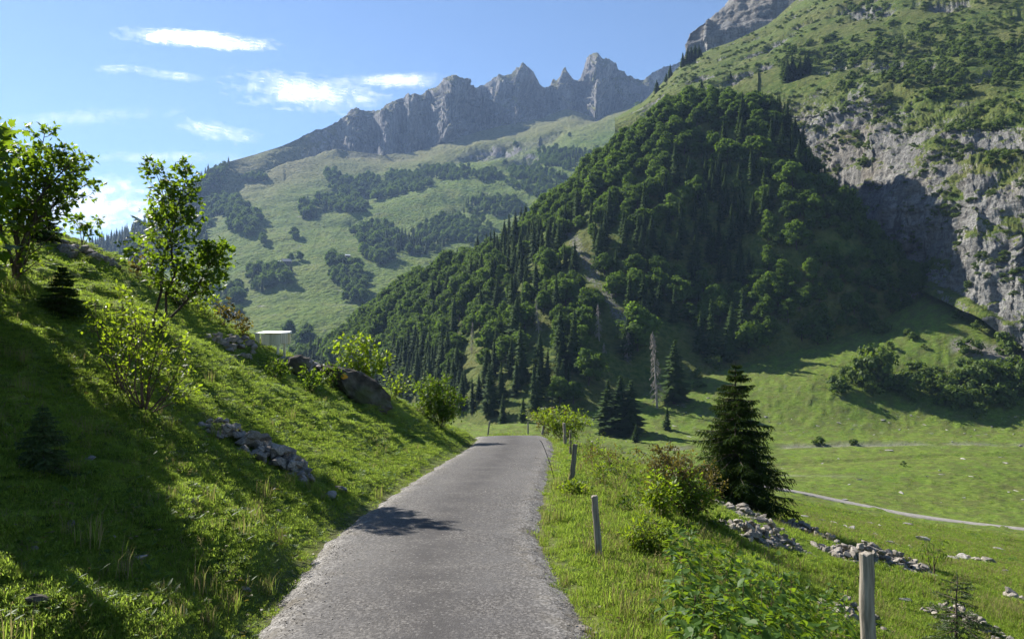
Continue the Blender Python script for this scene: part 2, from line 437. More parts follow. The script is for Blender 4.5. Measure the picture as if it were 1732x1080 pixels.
def mat_farslope():
    m = MT('alpine_slope'); w = m.world()
    n1 = m.noise(w, .006, 6, .6); n2 = m.noise(w, .03, 6, .65); n3 = m.noise(w, .14, 4, .6); st = m.world((1, 1, .25)); n5 = m.noise(st, .035, 7, .7, .3)
    g = m.ramp(n2, [(.3, (.060, .105, .018)), (.5, (.105, .150, .026)), (.72, (.145, .165, .042))])
    g = m.mix(m.math('MULTIPLY', m.attr('dry'), .8), g, m.ramp(n3, [(.3, (.12, .105, .045)), (.7, (.20, .17, .085))]))
    g = m.mix(m.ramp(n3, [(.36, .7), (.48, 0)]), g, (.03, .048, .013)); g = m.mix(m.ramp(m.noise(m.world((1, 1, 3)), .05, 5, .7), [(.60, 0), (.70, .55)]), g, (.22, .21, .19))
    rock = m.ramp(n5, [(.25, (.035, .037, .037)), (.42, (.13, .127, .125)), (.56, (.28, .27, .262)), (.75, (.50, .475, .45))])
    rock = m.mix(m.ramp(n3, [(.3, .7), (.47, 0)]), rock, (.08, .08, .075))
    ge = m.new('ShaderNodeNewGeometry'); sx = m.new('ShaderNodeSeparateXYZ'); m.l(ge.outputs['Normal'], sx.inputs[0])
    led = m.ramp(m.math('ADD', m.math('MULTIPLY', sx.outputs[2], 1.1), m.math('MULTIPLY', m.math('SUBTRACT', n2, .5), 1.6)), [(.55, 0), (.72, 1)])
    rock = m.mix(m.math('MULTIPLY', led, .8), rock, g)
    r = m.math('ADD', m.attr('rock'), m.math('MULTIPLY', m.math('SUBTRACT', n2, .5), .9))
    m.color(m.mix(m.ramp(r, [(.42, 0), (.56, 1)]), g, rock))
    h = m.math('ADD', m.math('MULTIPLY', n5, m.attr('rock')), m.math('MULTIPLY', n3, .22))
    m.normal(m.bump(h, 1.0, 34)); m.rough(.95); m.b.inputs['Specular IOR Level'].default_value = .05
    return m.m

def mat_leaf(name, c0, c1, trans=(.25, .42, .03), tw=.45, rough=.5, spec=.3, ow=.25):
    """leaf: reflects and lets light through; each plant and each leaf a little different"""
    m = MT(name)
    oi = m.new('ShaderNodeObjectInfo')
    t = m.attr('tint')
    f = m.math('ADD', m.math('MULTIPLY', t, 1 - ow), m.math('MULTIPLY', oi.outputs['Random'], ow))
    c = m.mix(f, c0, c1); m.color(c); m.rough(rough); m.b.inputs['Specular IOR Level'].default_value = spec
    tr = m.new('ShaderNodeBsdfTranslucent')
    m.l(m.mix(f, tuple(x * .6 for x in trans), trans), tr.inputs[0])
    ms = m.new('ShaderNodeMixShader'); ms.inputs[0].default_value = tw
    m.l(m.b.outputs[0], ms.inputs[1]); m.l(tr.outputs[0], ms.inputs[2]); m.l(ms.outputs[0], m.out.inputs[0])
    return m.m

def mat_simple(name, stops, scale=8.0, stretch=(1, 1, 1), bump=.4, dist=.01, rough=.85, moss=None):
    m = MT(name); w = m.coord('Object', stretch)
    oi = m.new('ShaderNodeObjectInfo')
    n = m.noise(w, scale, 6, .62, .2); n2 = m.noise(w, scale * .3, 3)
    c = m.ramp(n, stops)
    br = m.new('ShaderNodeHueSaturation'); m.l(c, br.inputs['Color'])
    m.l(m.math('ADD', m.math('MULTIPLY', oi.outputs['Random'], .5), .75), br.inputs['Value'])
    c = br.outputs[0]
    if moss:
        c = m.mix(m.ramp(n2, [(.52, 0), (.66, moss[1])]), c, moss[0])
    m.color(c); m.normal(m.bump(n, bump, dist)); m.rough(rough); m.b.inputs['Specular IOR Level'].default_value = .15
    return m.m

M_PAST = mat_pasture(); M_ROAD = mat_road()
M_CLIFF = mat_rockwall('cliff_limestone', .34, 1.0)
M_HEAD = mat_rockwall('grey_rock_head', .16, .5)
M_SPUR = mat_rockwall('forest_soil_slope', .95, 1.4, 1)
M_FAR = mat_farslope()
M_BARK = mat_simple('bark', [(.3, (.045, .036, .028)), (.7, (.13, .105, .085))], 14, (1, 1, .25), .7, .01)
M_TWIG = mat_simple('reddish_twig', [(.3, (.07, .045, .032)), (.7, (.15, .10, .07))], 20, (1, 1, .4), .4, .004)
M_DEAD = mat_simple('dead_grey_wood', [(.3, (.20, .175, .155)), (.7, (.36, .32, .29))], 6, (1, 1, .3), .4, .02)
M_POST = mat_simple('weathered_wood', [(.28, (.085, .072, .055)), (.5, (.21, .185, .15)), (.75, (.33, .30, .25))], 34, (1, 1, .09), 1.0, .006)
M_STONE = mat_simple('limestone_rubble', [(.25, (.10, .09, .075)), (.5, (.245, .22, .19)), (.75, (.42, .385, .34))], 9, (1, 1, 1), .6, .015, .9, ((.07, .07, .025), .5))
M_BOULD = mat_simple('dark_boulder', [(.3, (.025, .022, .018)), (.5, (.075, .066, .052)), (.72, (.17, .15, .12))], 3.5, (1, 1, 1), .8, .05, .95, ((.07, .085, .02), .7))
M_MSTONE = mat_simple('meadow_stone', [(.25, (.15, .14, .125)), (.75, (.40, .38, .35))], 3, (1, 1, 1), .6, .05, .95, ((.08, .09, .03), .5))
L_MAPLE = mat_leaf('maple_leaf', (.030, .070, .008), (.075, .125, .012), (.30, .46, .02), .5)
L_YELLOW = mat_leaf('yellow_green_leaf', (.055, .115, .014), (.145, .185, .02), (.40, .55, .02), .5)
L_GREEN = mat_leaf('fresh_green_leaf', (.035, .085, .012), (.08, .15, .022), (.26, .40, .02), .42, .55, .22)
L_RUST = mat_leaf('reddish_leaf', (.060, .062, .018), (.14, .115, .025), (.28, .23, .03), .4)
L_GRASS = mat_leaf('grass_blade', (.090, .150, .020), (.175, .235, .040), (.42, .58, .07), .48, .75, .06)
L_DRY = mat_leaf('dry_grass', (.16, .145, .06), (.27, .23, .11), (.38, .33, .13), .4, .9, .03)
L_SPRUCE = mat_leaf('spruce_needles', (.018, .038, .010), (.048, .078, .018), (.10, .16, .02), .24, .8, .05, .5)
L_YSPR = mat_leaf('young_spruce_needles', (.030, .060, .016), (.07, .11, .03), (.14, .20, .03), .25, .55, .3)
L_BROAD = mat_leaf('broadleaf_canopy', (.020, .050, .010), (.100, .160, .026), (.22, .36, .03), .36, .75, .08, .5)
L_BUSH = mat_leaf('bush_foliage', (.036, .072, .010), (.105, .155, .022), (.20, .30, .03), .36, .6, .2)
# ------------------------------------------------------------------ ground, road, track
trk_d = np.full(GX.shape, 99.0)
sel = (GY > 80) & (GY < 135) & (GX > 10)
if sel.any():
    q = np.c_[GX[sel], GY[sel]]
    trk_d[sel] = np.sqrt(((q[:, None] - TRK[None]) ** 2).sum(-1).min(1))
    wt = 1 - sstep(1.3, 3.2, trk_d)
soil = sstep(.42, .62, fbm(GX * .33, GY * .33, GX * 0 + 9.9, 4) * .5 + .5) * .5 * (GY > 26)
hum = sstep(.10, .36, fbm(GX * 1.9 + .4 * perlin(GX * .8, GY * .8, GX * 0 + 2.2), GY * 1.5, GX * 0 + 7.7, 3, .55))
soil = soil + np.where(gd < 0, .28, .12) * hum * (1 - hum) * 4 * (GY < 30) * sstep(1.4, 2.4, np.abs(gd))
soil = np.maximum(soil, (1 - sstep(.9, 1.75, np.abs(gd))) * .8 * (GY < 30))
by = 181 - 2.5 * np.sin(GX * .045) + 1.4 * perlin(GX * .12, GX * 0, GX * 0 + 4)
brook = np.exp(-((GY - by) / 2.2) ** 2) * sstep(-5, 20, GX) * sstep(-.25, .1, perlin(GX * .08, GY * .02, GX * 0 + 6))
by2 = 156 + .09 * GX + 2 * np.sin(GX * .07)
soil = np.maximum(soil, .9 * np.exp(-((GY - by2) / 1.0) ** 2) * sstep(20, 45, GX) * sstep(-.1, .2, perlin(GX * .06, GY * .02, GX * 0 + 2)))
by3 = 146 + 5 * np.sin(GX * .05 + 1)
scree = np.maximum(.75 * brook, .5 * np.exp(-((GY - by3) / 1.4) ** 2) * sstep(-5, 10, GX) * (1 - sstep(50, 75, GX)) * sstep(-.2, .15, perlin(GX * .1, GY * .02, GX * 0 + 3)))
scree = np.maximum(scree, sstep(.3, .6, fbm(GX * .5, GY * .4, GX * 0 + 41, 3)) * .5 * sstep(188, 196, GY) * (1 - sstep(225, 250, GY)))
# grey scree tongue below the cliff
sx0, sy0 = P(1655, 585, 236)[:2]
tt = (GX - sx0) * .80 - (GY - sy0) * .60; ss = (GX - sx0) * .60 + (GY - sy0) * .80
scree = np.maximum(scree, (1 - sstep(2.2, 4.0, np.abs(ss + 2 * perlin(GX * .2, GY * .2, GX * 0)))) * sstep(-9, -6, tt) * (1 - sstep(12, 18, tt)))
g_me = mesh_np('ground', np.stack([GX, GY, GZ], -1).reshape(-1, 3), grid_faces(len(yy), nu), [M_PAST], True, {'soil': np.clip(soil, 0, 1), 'scree': np.clip(scree, 0, 1)})
link('ground', g_me, kind='structure')

def ribbon(name, line, half, zfun, mat, nw=24, jag=0.0, lift=0.0, taper=None):
    t = np.gradient(line, axis=0); t /= np.linalg.norm(t, axis=1)[:, None]
    nrm = np.c_[t[:, 1], -t[:, 0]]
    w = np.linspace(-1, 1, nw)
    s = np.r_[0, np.cumsum(np.hypot(*np.diff(line, axis=0).T))]
    hw = half + jag * (fbm(s * 1.7, s * 0, s * 0 + 1, 3)[:, None] * (w < 0) + fbm(s * 1.7, s * 0, s * 0 + 5, 3)[:, None] * (w > 0))
    X = line[:, :1] + nrm[:, :1] * w * hw; Y = line[:, 1:] + nrm[:, 1:] * w * hw
    Z = zfun(X, Y, w, line) + lift
    lane = np.exp(-((w + .02) / .33) ** 2) * .9 + .25 + 0 * X
    edge = sstep(.62, .98, np.abs(w)) + 0 * X
    me = mesh_np(name, np.stack([X, Y, Z], -1).reshape(-1, 3), grid_faces(len(line), nw)[:, ::-1], [mat], True, {'lane': lane, 'edge': edge})
    return link(name, me, kind='structure')

RF = catmull(ROAD, 46)
ribbon('road', RF, 1.16, lambda X, Y, w, L: zroad(L[:, 1])[:, None] + .035 * (1 - w ** 2) - .055 * np.clip(np.abs(w) - .86, 0, 1) / .14 + .006 * fbm(X * 2, Y * 2, X * 0, 3), M_ROAD, 40, .13)

def mat_track():
    m = MT('pale_gravel'); w = m.world(); n = m.noise(w, 1.6, 5, .7)
    m.color(m.ramp(n, [(.3, (.16, .15, .135)), (.7, (.28, .265, .24))])); m.normal(m.bump(n, .3, .05)); m.rough(.95); return m.m
ribbon('gravel_track', TRK, 1.0, lambda X, Y, w, L: np.convolve(np.pad(gz(X, Y).max(1), 12, 'edge'), np.ones(25) / 25, 'valid')[:, None] - .9 * (np.abs(w) > .8) + 0 * X, mat_track(), 11, .05, .0)

# ------------------------------------------------------------------ mountains, each a skin stretched over its own feature lines
def loft(lines, pxs, seg, disp=None):
    """lines: lists of (photo x, photo y, metres away) from the foot up; returns the (rows, columns, 3) points"""
    rows = []
    ker = np.array([1, 2, 3, 2, 1.0]); ker /= ker.sum()
    for L in lines:
        sm = True
        if isinstance(L, tuple): L, sm = L
        L = np.array(L, float)
        r = np.interp(pxs, L[:, 0], L[:, 1]); d = np.interp(pxs, L[:, 0], L[:, 2])
        if sm:
            for _ in range(6):
                r = np.convolve(np.pad(r, 2, 'edge'), ker, 'valid'); d = np.convolve(np.pad(d, 2, 'edge'), ker, 'valid')
        else: d = np.convolve(np.pad(d, 2, 'edge'), ker, 'valid')
        rows.append(np.stack([(pxs - HX) / F * d, d, EYE + (HY - r) / F * d], -1))
    R = np.array(rows); R = np.concatenate([2 * R[:1] - R[1:2], R, 2 * R[-1:] - R[-2:-1]])
    out = []; lev = []
    for i in range(1, len(R) - 2):
        t = np.linspace(0, 1, seg[i - 1], endpoint=False)[:, None, None]
        a, b, c, d = R[i - 1], R[i], R[i + 1], R[i + 2]
        m0, m1 = (c - a) * .5, (d - b) * .5
        m0 = np.where(np.linalg.norm(m0, axis=-1, keepdims=True) > 1.3 * np.linalg.norm(c - b, axis=-1, keepdims=True), (c - b) * 1.0, m0)
        m1 = np.where(np.linalg.norm(m1, axis=-1, keepdims=True) > 1.3 * np.linalg.norm(c - b, axis=-1, keepdims=True), (c - b) * 1.0, m1)
        out.append((2 * t ** 3 - 3 * t ** 2 + 1) * b + (t ** 3 - 2 * t ** 2 + t) * m0 + (-2 * t ** 3 + 3 * t ** 2) * c + (t ** 3 - t ** 2) * m1)
        lev.append((i - 1) + np.linspace(0, 1, seg[i - 1], endpoint=False))
    G = np.concatenate(out + [R[-2][None]]); lev = np.r_[np.concatenate(lev), len(R) - 3]
    return G, lev

def gnormals(G):
    n = np.cross(np.gradient(G, axis=1), np.gradient(G, axis=0)); n /= np.linalg.norm(n, axis=-1)[..., None] + 1e-9
    return n

def displace(G, amt): return G + gnormals(G) * amt[..., None]
def project(G): return HX + G[..., 0] / G[..., 1] * F, HY - (G[..., 2] - EYE) / G[..., 1] * F

# --- the wooded spur
spur_lines = [
    [(380, 700, 600), (480, 655, 540), (540, 640, 490), (600, 662, 400), (700, 705, 285), (800, 730, 218), (900, 718, 210), (1000, 700, 217), (1100, 672, 229), (1200, 640, 242), (1300, 612, 255), (1400, 592, 262), (1500, 555, 270), (1560, 530, 280), (1640, 500, 290), (1750, 480, 320)],
    [(380, 690, 640), (480, 625, 560), (540, 612, 520), (600, 590, 440), (700, 590, 340), (800, 570, 290), (900, 545, 272), (1000, 530, 272), (1100, 520, 275), (1200, 500, 290), (1260, 490, 285), (1300, 480, 279), (1400, 465, 272), (1500, 470, 274), (1560, 490, 280), (1640, 495, 300), (1750, 480, 330)],
    [(380, 680, 700), (480, 615, 590), (540, 600, 540), (600, 552, 480), (650, 510, 460), (700, 480, 440), (760, 460, 425), (830, 440, 405), (890, 395, 395), (940, 345, 388), (1000, 290, 380), (1060, 240, 372), (1130, 205, 366), (1190, 190, 360), (1240, 195, 352), (1290, 205, 342), (1340, 245, 324), (1380, 305, 311), (1440, 372, 297), (1500, 415, 288), (1560, 465, 286), (1640, 492, 300), (1750, 480, 340)],
    [(380, 700, 780), (480, 660, 680), (540, 640, 630), (600, 600, 560), (700, 530, 520), (830, 490, 480), (940, 400, 455), (1060, 300, 440), (1190, 240, 430), (1290, 260, 410), (1340, 300, 385), (1440, 420, 340), (1560, 500, 315), (1640, 510, 330), (1750, 500, 360)],
    [(380, 800, 900), (480, 760, 800), (700, 640, 640), (940, 520, 560), (1190, 400, 520), (1340, 450, 480), (1560, 560, 390), (1750, 560, 400)]]
SP, _ = loft(spur_lines, np.linspace(390, 1740, 330), [60, 60, 24, 16])
SP = displace(SP, 5 * fbm(SP[..., 0] * .02, SP[..., 1] * .02, SP[..., 2] * .02, 3) + 1.2 * fbm(SP[..., 0] * .12, SP[..., 1] * .12, SP[..., 2] * .12, 3))
sp_x, sp_y = project(SP)
def gully_at(x, y): return sstep(21, 8, np.abs(x - np.interp(y, [395, 430, 470, 520, 560], [965, 985, 1005, 1040, 1060]) + 9 * perlin(y * .06, x * .02, x * 0))) * (y > 392) * (y < 570)
gully = gully_at(sp_x, sp_y)
clear = sstep(0, 1, 1 - ((sp_x - 1145) / 60) ** 2 - ((sp_y - 590) / 85) ** 2) + sstep(0, 1, 1 - ((sp_x - 1195) / 45) ** 2 - ((sp_y - 640) / 45) ** 2)
me = mesh_np('wooded_spur', SP.reshape(-1, 3), grid_faces(*SP.shape[:2])[:, ::-1], [M_SPUR], True, {'green': .25 - 1.1 * gully - .2 * sstep(.2, .5, fbm(SP[..., 0] * .05, SP[..., 1] * .05, SP[..., 2] * .05, 3))})
link('wooded_spur', me, kind='structure')

# --- the rock face on the right with the green slope above it
cl_x = np.concatenate([np.linspace(1040, 1740, 560), np.linspace(1745, 2400, 90)])
cliff_lines = [
    [(1040, 420, 470), (1200, 420, 430), (1300, 420, 392), (1400, 450, 350), (1480, 470, 312), (1560, 492, 279), (1640, 530, 244), (1732, 580, 222), (1900, 640, 212), (2400, 700, 200)],
    [(1040, 400, 490), (1200, 380, 440), (1300, 380, 400), (1400, 420, 358), (1480, 445, 317), (1560, 470, 283), (1640, 505, 247), (1732, 555, 226), (1900, 610, 208), (2400, 660, 205)],
    [(1040, 300, 515), (1200, 270, 465), (1300, 262, 424), (1400, 290, 380), (1480, 300, 336), (1560, 320, 299), (1640, 350, 265), (1732, 380, 248), (1900, 400, 238), (2400, 420, 230)],
    [(1040, 225, 540), (1120, 190, 520), (1200, 180, 480), (1300, 185, 440), (1400, 185, 402), (1480, 170, 376), (1560, 175, 346), (1640, 195, 315), (1732, 215, 288), (1900, 215, 268), (2400, 200, 262)],
    [(1040, 210, 565), (1090, 178, 575), (1120, 155, 570), (1150, 135, 565), (1200, 120, 550), (1300, 105, 510), (1400, 95, 474), (1480, 85, 450), (1560, 90, 425), (1640, 95, 395), (1732, 110, 362), (1900, 100, 340), (2400, 60, 330)],
    [(1040, 205, 640), (1090, 172, 640), (1125, 140, 640), (1150, 117, 640), (1200, 88, 640), (1250, 66, 640), (1300, 45, 635), (1350, 15, 630), (1400, -10, 620), (1480, -50, 610), (1560, -80, 600), (1732, -110, 570), (1900, -160, 560), (2400, -260, 560)],
    [(1040, 215, 800), (1090, 185, 760), (1150, 132, 740), (1200, 105, 730), (1300, 62, 740), (1350, 10, 800), (1400, -60, 820), (1480, -140, 820), (1732, -260, 820), (1900, -320, 820), (2400, -420, 820)],
    [(1040, 330, 900), (1150, 260, 850), (1300, 190, 850), (1400, 20, 960), (1732, -160, 1000), (2400, -300, 1000)]]
CL, clev = loft(cliff_lines, cl_x, [10, 56, 56, 50, 44, 24, 10])
x_, y_, z_ = CL[..., 0], CL[..., 1], CL[..., 2]
steep = sstep(.6, 1.2, clev)[:, None] * (1 - sstep(2.9, 3.8, clev))[:, None]
rib = fbm(x_ * .035 + .01 * z_, y_ * .035, z_ * .011, 5, .55, True)
led = fbm(x_ * .03, y_ * .03, z_ * .16, 4, .55)
fine = fbm(x_ * .22, y_ * .22, z_ * .10, 4, .6, True)
big = fbm(x_ * .014, y_ * .014, z_ * .014, 3)
out_crop = sstep(-.02, .4, fbm(x_ * .03, y_ * .03, z_ * .06, 4)) * (1 - steep)
CL = displace(CL, -(steep * (5.5 * rib + 2.2 * led + 1.4 * fine + .4 * fbm(x_ * .55, y_ * .55, z_ * .35, 2)) + (1 - steep) * (3.5 * big + out_crop * (4.5 * rib + 2.5 * fine)) + 7 * big * steep))
cx_, cy_ = project(CL); x_c, y_c, z_c = CL[..., 0], CL[..., 1], CL[..., 2]
green = -.55 * steep + .42 * (1 - steep) - .75 * out_crop + .5 * sstep(.1, .5, fbm(x_ * .02, y_ * .02, z_ * .05 + 3, 4)) * steep
green = green + .70 * sstep(-.1, .4, fbm(x_ * .06, y_ * .06, z_ * .10 + 9, 4)) * steep * (.45 + .55 * sstep(1480, 1600, cx_))
green = green + .4 * sstep(260, 170, cy_) * steep + .16 * steep
me = mesh_np('rock_face', CL.reshape(-1, 3), grid_faces(*CL.shape[:2])[:, ::-1], [M_CLIFF], True, {'green': green})
link('rock_face', me, kind='structure')

# --- grey rock head behind the right-hand slope
hd_lines = [
    [(1080, 250, 820), (1150, 170, 800), (1200, 140, 800), (1300, 100, 800), (1400, 20, 800)],
    ([(1080, 232, 850), (1130, 150, 850), (1150, 110, 850), (1200, 100, 850), (1300, 60, 840), (1400, 10, 830)], False),
    ([(1080, 230, 880), (1130, 142, 880), (1150, 95, 880), (1158, 72, 885), (1166, 56, 895), (1180, 44, 910), (1195, 28, 920), (1215, 12, 930), (1226, 2, 935), (1240, -20, 940), (1300, -60, 950), (1400, -160, 940)], False),
    [(1080, 330, 1050), (1150, 200, 1100), (1215, 60, 1100), (1300, 0, 1100), (1400, -120, 1100)]]
HD, _ = loft(hd_lines, np.linspace(1085, 1390, 170), [10, 70, 10])
x_, y_, z_ = HD[..., 0], HD[..., 1], HD[..., 2]
HD = displace(HD, -(7 * fbm(x_ * .02, y_ * .02, z_ * .008, 5, .55, True) + 4 * fbm(x_ * .02, y_ * .02, z_ * .09, 3)))
link('rock_head', mesh_np('rock_head', HD.reshape(-1, 3), grid_faces(*HD.shape[:2])[:, ::-1], [M_HEAD], True, {'green': HD[..., 0] * 0 - .4}), kind='structure')

# --- the far range: meadow slope, shelf, rock wall and peaks
sky_line = [(-500, 560), (-200, 500), (0, 455), (100, 425), (150, 416), (200, 402), (250, 372), (300, 328), (330, 304), (360, 288), (385, 274), (430, 262), (470, 248), (500, 232), (520, 221), (545, 212), (560, 206), (580, 196), (590, 186), (600, 178), (608, 180), (620, 187), (640, 180), (660, 170), (680, 160), (690, 156), (702, 157), (712, 158), (722, 150), (735, 149), (742, 137), (752, 129), (765, 125), (775, 127), (786, 131), (794, 130), (799, 142), (806, 148), (818, 140), (830, 133), (843, 123), (850, 124), (862, 122), (872, 112), (884, 106), (892, 112), (904, 118), (910, 130), (919, 149), (925, 149), (932, 142), (936, 133), (940, 137), (944, 128), (950, 116), (957, 113), (962, 121), (970, 130), (976, 134), (982, 118), (987, 98), (993, 89), (1006, 86), (1014, 86), (1022, 96), (1034, 101), (1044, 104), (1050, 116), (1062, 122), (1072, 126), (1080, 129), (1086, 131), (1094, 126), (1105, 121), (1120, 112), (1150, 100), (1300, 60)]
def dep(px): return np.interp(px, [-500, 0, 300, 480, 600, 735, 790, 806, 885, 925, 960, 1000, 1060, 1300], [900, 1050, 1400, 1750, 1980, 2050, 2050, 2150, 2250, 2330, 2300, 2230, 2250, 2250])
fr_x = np.concatenate([np.linspace(-480, 180, 70, endpoint=False), np.linspace(180, 1160, 820), np.linspace(1170, 1290, 10)])
skyl = [(a, b, dep(a)) for a, b in sky_line]
wall_foot = [(-500, 575, 860), (0, 480, 1000), (200, 430, 1190), (300, 370, 1330), (400, 318, 1500), (470, 285, 1600), (520, 262, 1680), (560, 250, 1720), (600, 256, 1740), (660, 262, 1760), (700, 258, 1790), (760, 238, 1860), (800, 228, 1900), (860, 212, 1960), (920, 198, 2030), (960, 186, 2060), (990, 196, 2010), (1010, 200, 1990), (1050, 185, 2020), (1090, 168, 2080), (1300, 110, 2100)]
shelf = [(-500, 590, 840), (0, 500, 960), (200, 446, 1130), (300, 390, 1260), (400, 340, 1400), (500, 306, 1520), (600, 285, 1600), (660, 280, 1620), (700, 276, 1620), (760, 258, 1640), (820, 246, 1650), (880, 232, 1650), (940, 222, 1640), (1000, 212, 1620), (1060, 190, 1620), (1120, 165, 1640), (1300, 120, 1700)]
far_lines = [
    [(-500, 720, 520), (300, 680, 540), (480, 640, 600), (700, 640, 640), (1300, 640, 640)],
    [(-500, 640, 640), (0, 600, 680), (300, 585, 700), (480, 566, 720), (600, 548, 760), (700, 530, 790), (1300, 500, 800)],
    [(-500, 615, 740), (0, 550, 840), (300, 480, 960), (480, 447, 1000), (600, 436, 1030), (700, 410, 1080), (900, 380, 1120), (1300, 350, 1120)],
    [(-500, 600, 800), (0, 520, 910), (200, 470, 1050), (300, 425, 1130), (400, 378, 1230), (500, 350, 1310), (600, 335, 1370), (700, 320, 1390), (800, 300, 1410), (900, 280, 1420), (1060, 240, 1420), (1300, 200, 1450)],
    shelf, wall_foot,
    [(a, .52 * b + .48 * np.interp(a, [p[0] for p in wall_foot], [p[1] for p in wall_foot]), .36 * dep(a) + .64 * np.interp(a, [p[0] for p in wall_foot], [p[2] for p in wall_foot])) for a, b in sky_line],
    (skyl, False),
    [(a, b + 70, dep(a) + 260) for a, b in sky_line], [(a, b + 230, dep(a) + 800) for a, b in sky_line]]
FR, lev = loft(far_lines, fr_x, [8, 30, 36, 36, 16, 60, 70, 8, 6])
x_, y_, z_ = FR[..., 0], FR[..., 1], FR[..., 2]
pxm = np.broadcast_to(fr_x, x_.shape)
L_ = np.broadcast_to(lev[:, None], x_.shape)
wallm = sstep(5.0, 5.25, L_) * sstep(430, 560, pxm)
out = sstep(.10, .42, fbm(x_ * .006, y_ * .006, z_ * .012, 5)) * (1 - wallm)
outcrop_at = np.exp(-((pxm - 840) / 80) ** 2 - ((L_ - 3.75) / .3) ** 2) + np.exp(-((pxm - 890) / 30) ** 2 - ((L_ - 3.15) / .25) ** 2) + .8 * np.exp(-((pxm - 520) / 28) ** 2 - ((L_ - 5.2) / .3) ** 2) + .6 * np.exp(-((pxm - 640) / 60) ** 2 - ((L_ - 3.2) / .25) ** 2)
crag = np.clip(wallm + outcrop_at * 1.0, 0, 1)
fade = 1 - .82 * sstep(6.4, 7.0, L_)
ribs = fbm(x_ * .0085, y_ * .0085, z_ * .0018, 6, .58, True)
ribs2 = fbm(x_ * .035, y_ * .035, z_ * .009, 4, .55, True)
dsp = crag * (74 * ribs + 24 * ribs2 + 20 * fbm(x_ * .006, y_ * .006, z_ * .02, 4)) * np.where(L_ > 5.05, fade, .35)
dsp = dsp + (1 - crag) * (16 * fbm(x_ * .005, y_ * .005, z_ * .005, 3) + 4 * fbm(x_ * .03, y_ * .03, z_ * .03, 4)) * fade + out * 8 * ribs * (1 - wallm)
bul = 0
for c_, w_, a_ in [(520, 16, .5), (560, 18, .6), (600, 16, .5), (650, 20, .8), (697, 16, .7), (762, 30, 1.5), (800, 8, .5), (850, 14, .8), (886, 20, 1.3), (940, 8, .6), (957, 9, .9), (1008, 20, 1.5), (1028, 22, .7), (1062, 14, .6), (1090, 10, .4)]: bul = bul + a_ * np.exp(-((pxm - c_ - 6 * perlin(L_ * 4, pxm * .02, pxm * 0)) / w_) ** 2)
gul = sum(a_ * np.exp(-((pxm - c_) / w_) ** 2) for c_, w_, a_ in [(580, 8, .6), (625, 10, .7), (675, 8, .7), (725, 9, .9), (812, 11, 1.4), (922, 10, 1.4), (972, 6, 1.0), (1045, 7, .6)])
bul = (bul - gul) * 75 * sstep(5.0, 5.5, L_) * (1 - .6 * sstep(6.6, 7, L_)) * wallm
FR = displace(FR, -dsp)
nrm_ = np.linalg.norm(FR - np.array([0, 0, EYE]), axis=-1)[..., None]; FR = FR - (FR - np.array([0, 0, EYE])) / nrm_ * np.asarray(bul)[..., None]
FR[..., 2] += sstep(6.5, 7.0, L_) * sstep(7.5, 7.0, L_) * sstep(500, 580, pxm) * (10 * fbm(pxm * .07, L_ * 1.5, pxm * 0 + 3, 5, .7, True) - 2)
fx_, fy_ = project(FR)
rock = np.clip(wallm * .95 + 1.15 * outcrop_at + out * .38 * sstep(2.5, 4, L_), 0, 1.2)
rock = rock * (1 - .65 * sstep(430, 250, pxm)) * (1 - .35 * sstep(580, 520, pxm))
rock = rock - .75 * wallm * sstep(.05, .45, fbm(pxm * .016 + 3 * L_, L_ * 1.3, pxm * 0 + 6, 4)) * sstep(7.0, 6.2, L_) + .75 * sstep(4.5, 5.0, L_) * (1 - wallm) * sstep(0, .4, fbm(pxm * .02, L_ * .8, pxm * 0 + 2, 4)) * sstep(480, 560, pxm)
dry = np.clip(sstep(3.0, 4.6, L_) * .8 + .2 * perlin(x_ * .01, y_ * .01, z_ * .01), 0, 1)
link('far_range', mesh_np('far_range', FR.reshape(-1, 3), grid_faces(*FR.shape[:2])[:, ::-1], [M_FAR], True, {'rock': rock, 'dry': dry}), kind='structure')
# ------------------------------------------------------------------ trees of the middle distance (built one unit tall)
ICO_V, ICO_F = None, None
def ico():
    global ICO_V, ICO_F
    if ICO_V is None:
        b = bmesh.new(); bmesh.ops.create_icosphere(b, subdivisions=1, radius=1)
        ICO_V = np.array([v.co[:] for v in b.verts]); b.verts.ensure_lookup_table()
        ICO_F = np.array([[v.index for v in f.verts] for f in b.faces]); b.free()
    return ICO_V, ICO_F

def rdir(r, n):
    d = r.normal(size=(n, 3)); return d / np.linalg.norm(d, axis=1)[:, None]

def leaf_quads(r, pos, nrm, size, asp=1.5):
    """small bent diamond-like quads at pos, facing about nrm"""
    n = len(pos); nrm = nrm + r.normal(size=(n, 3)) * .45; nrm /= np.linalg.norm(nrm, axis=1)[:, None]
    a = np.cross(nrm, rdir(r, n)); a /= np.linalg.norm(a, axis=1)[:, None] + 1e-9
    b = np.cross(nrm, a); s = np.asarray(size).reshape(-1, 1) * np.ones((n, 1))
    V = np.stack([pos - a * s * asp * .5, pos - b * s * .5 + nrm * s * .12, pos + a * s * asp * .5, pos + b * s * .5 - nrm * s * .12], 1).reshape(-1, 3)
    return V, np.arange(4 * n).reshape(n, 4)

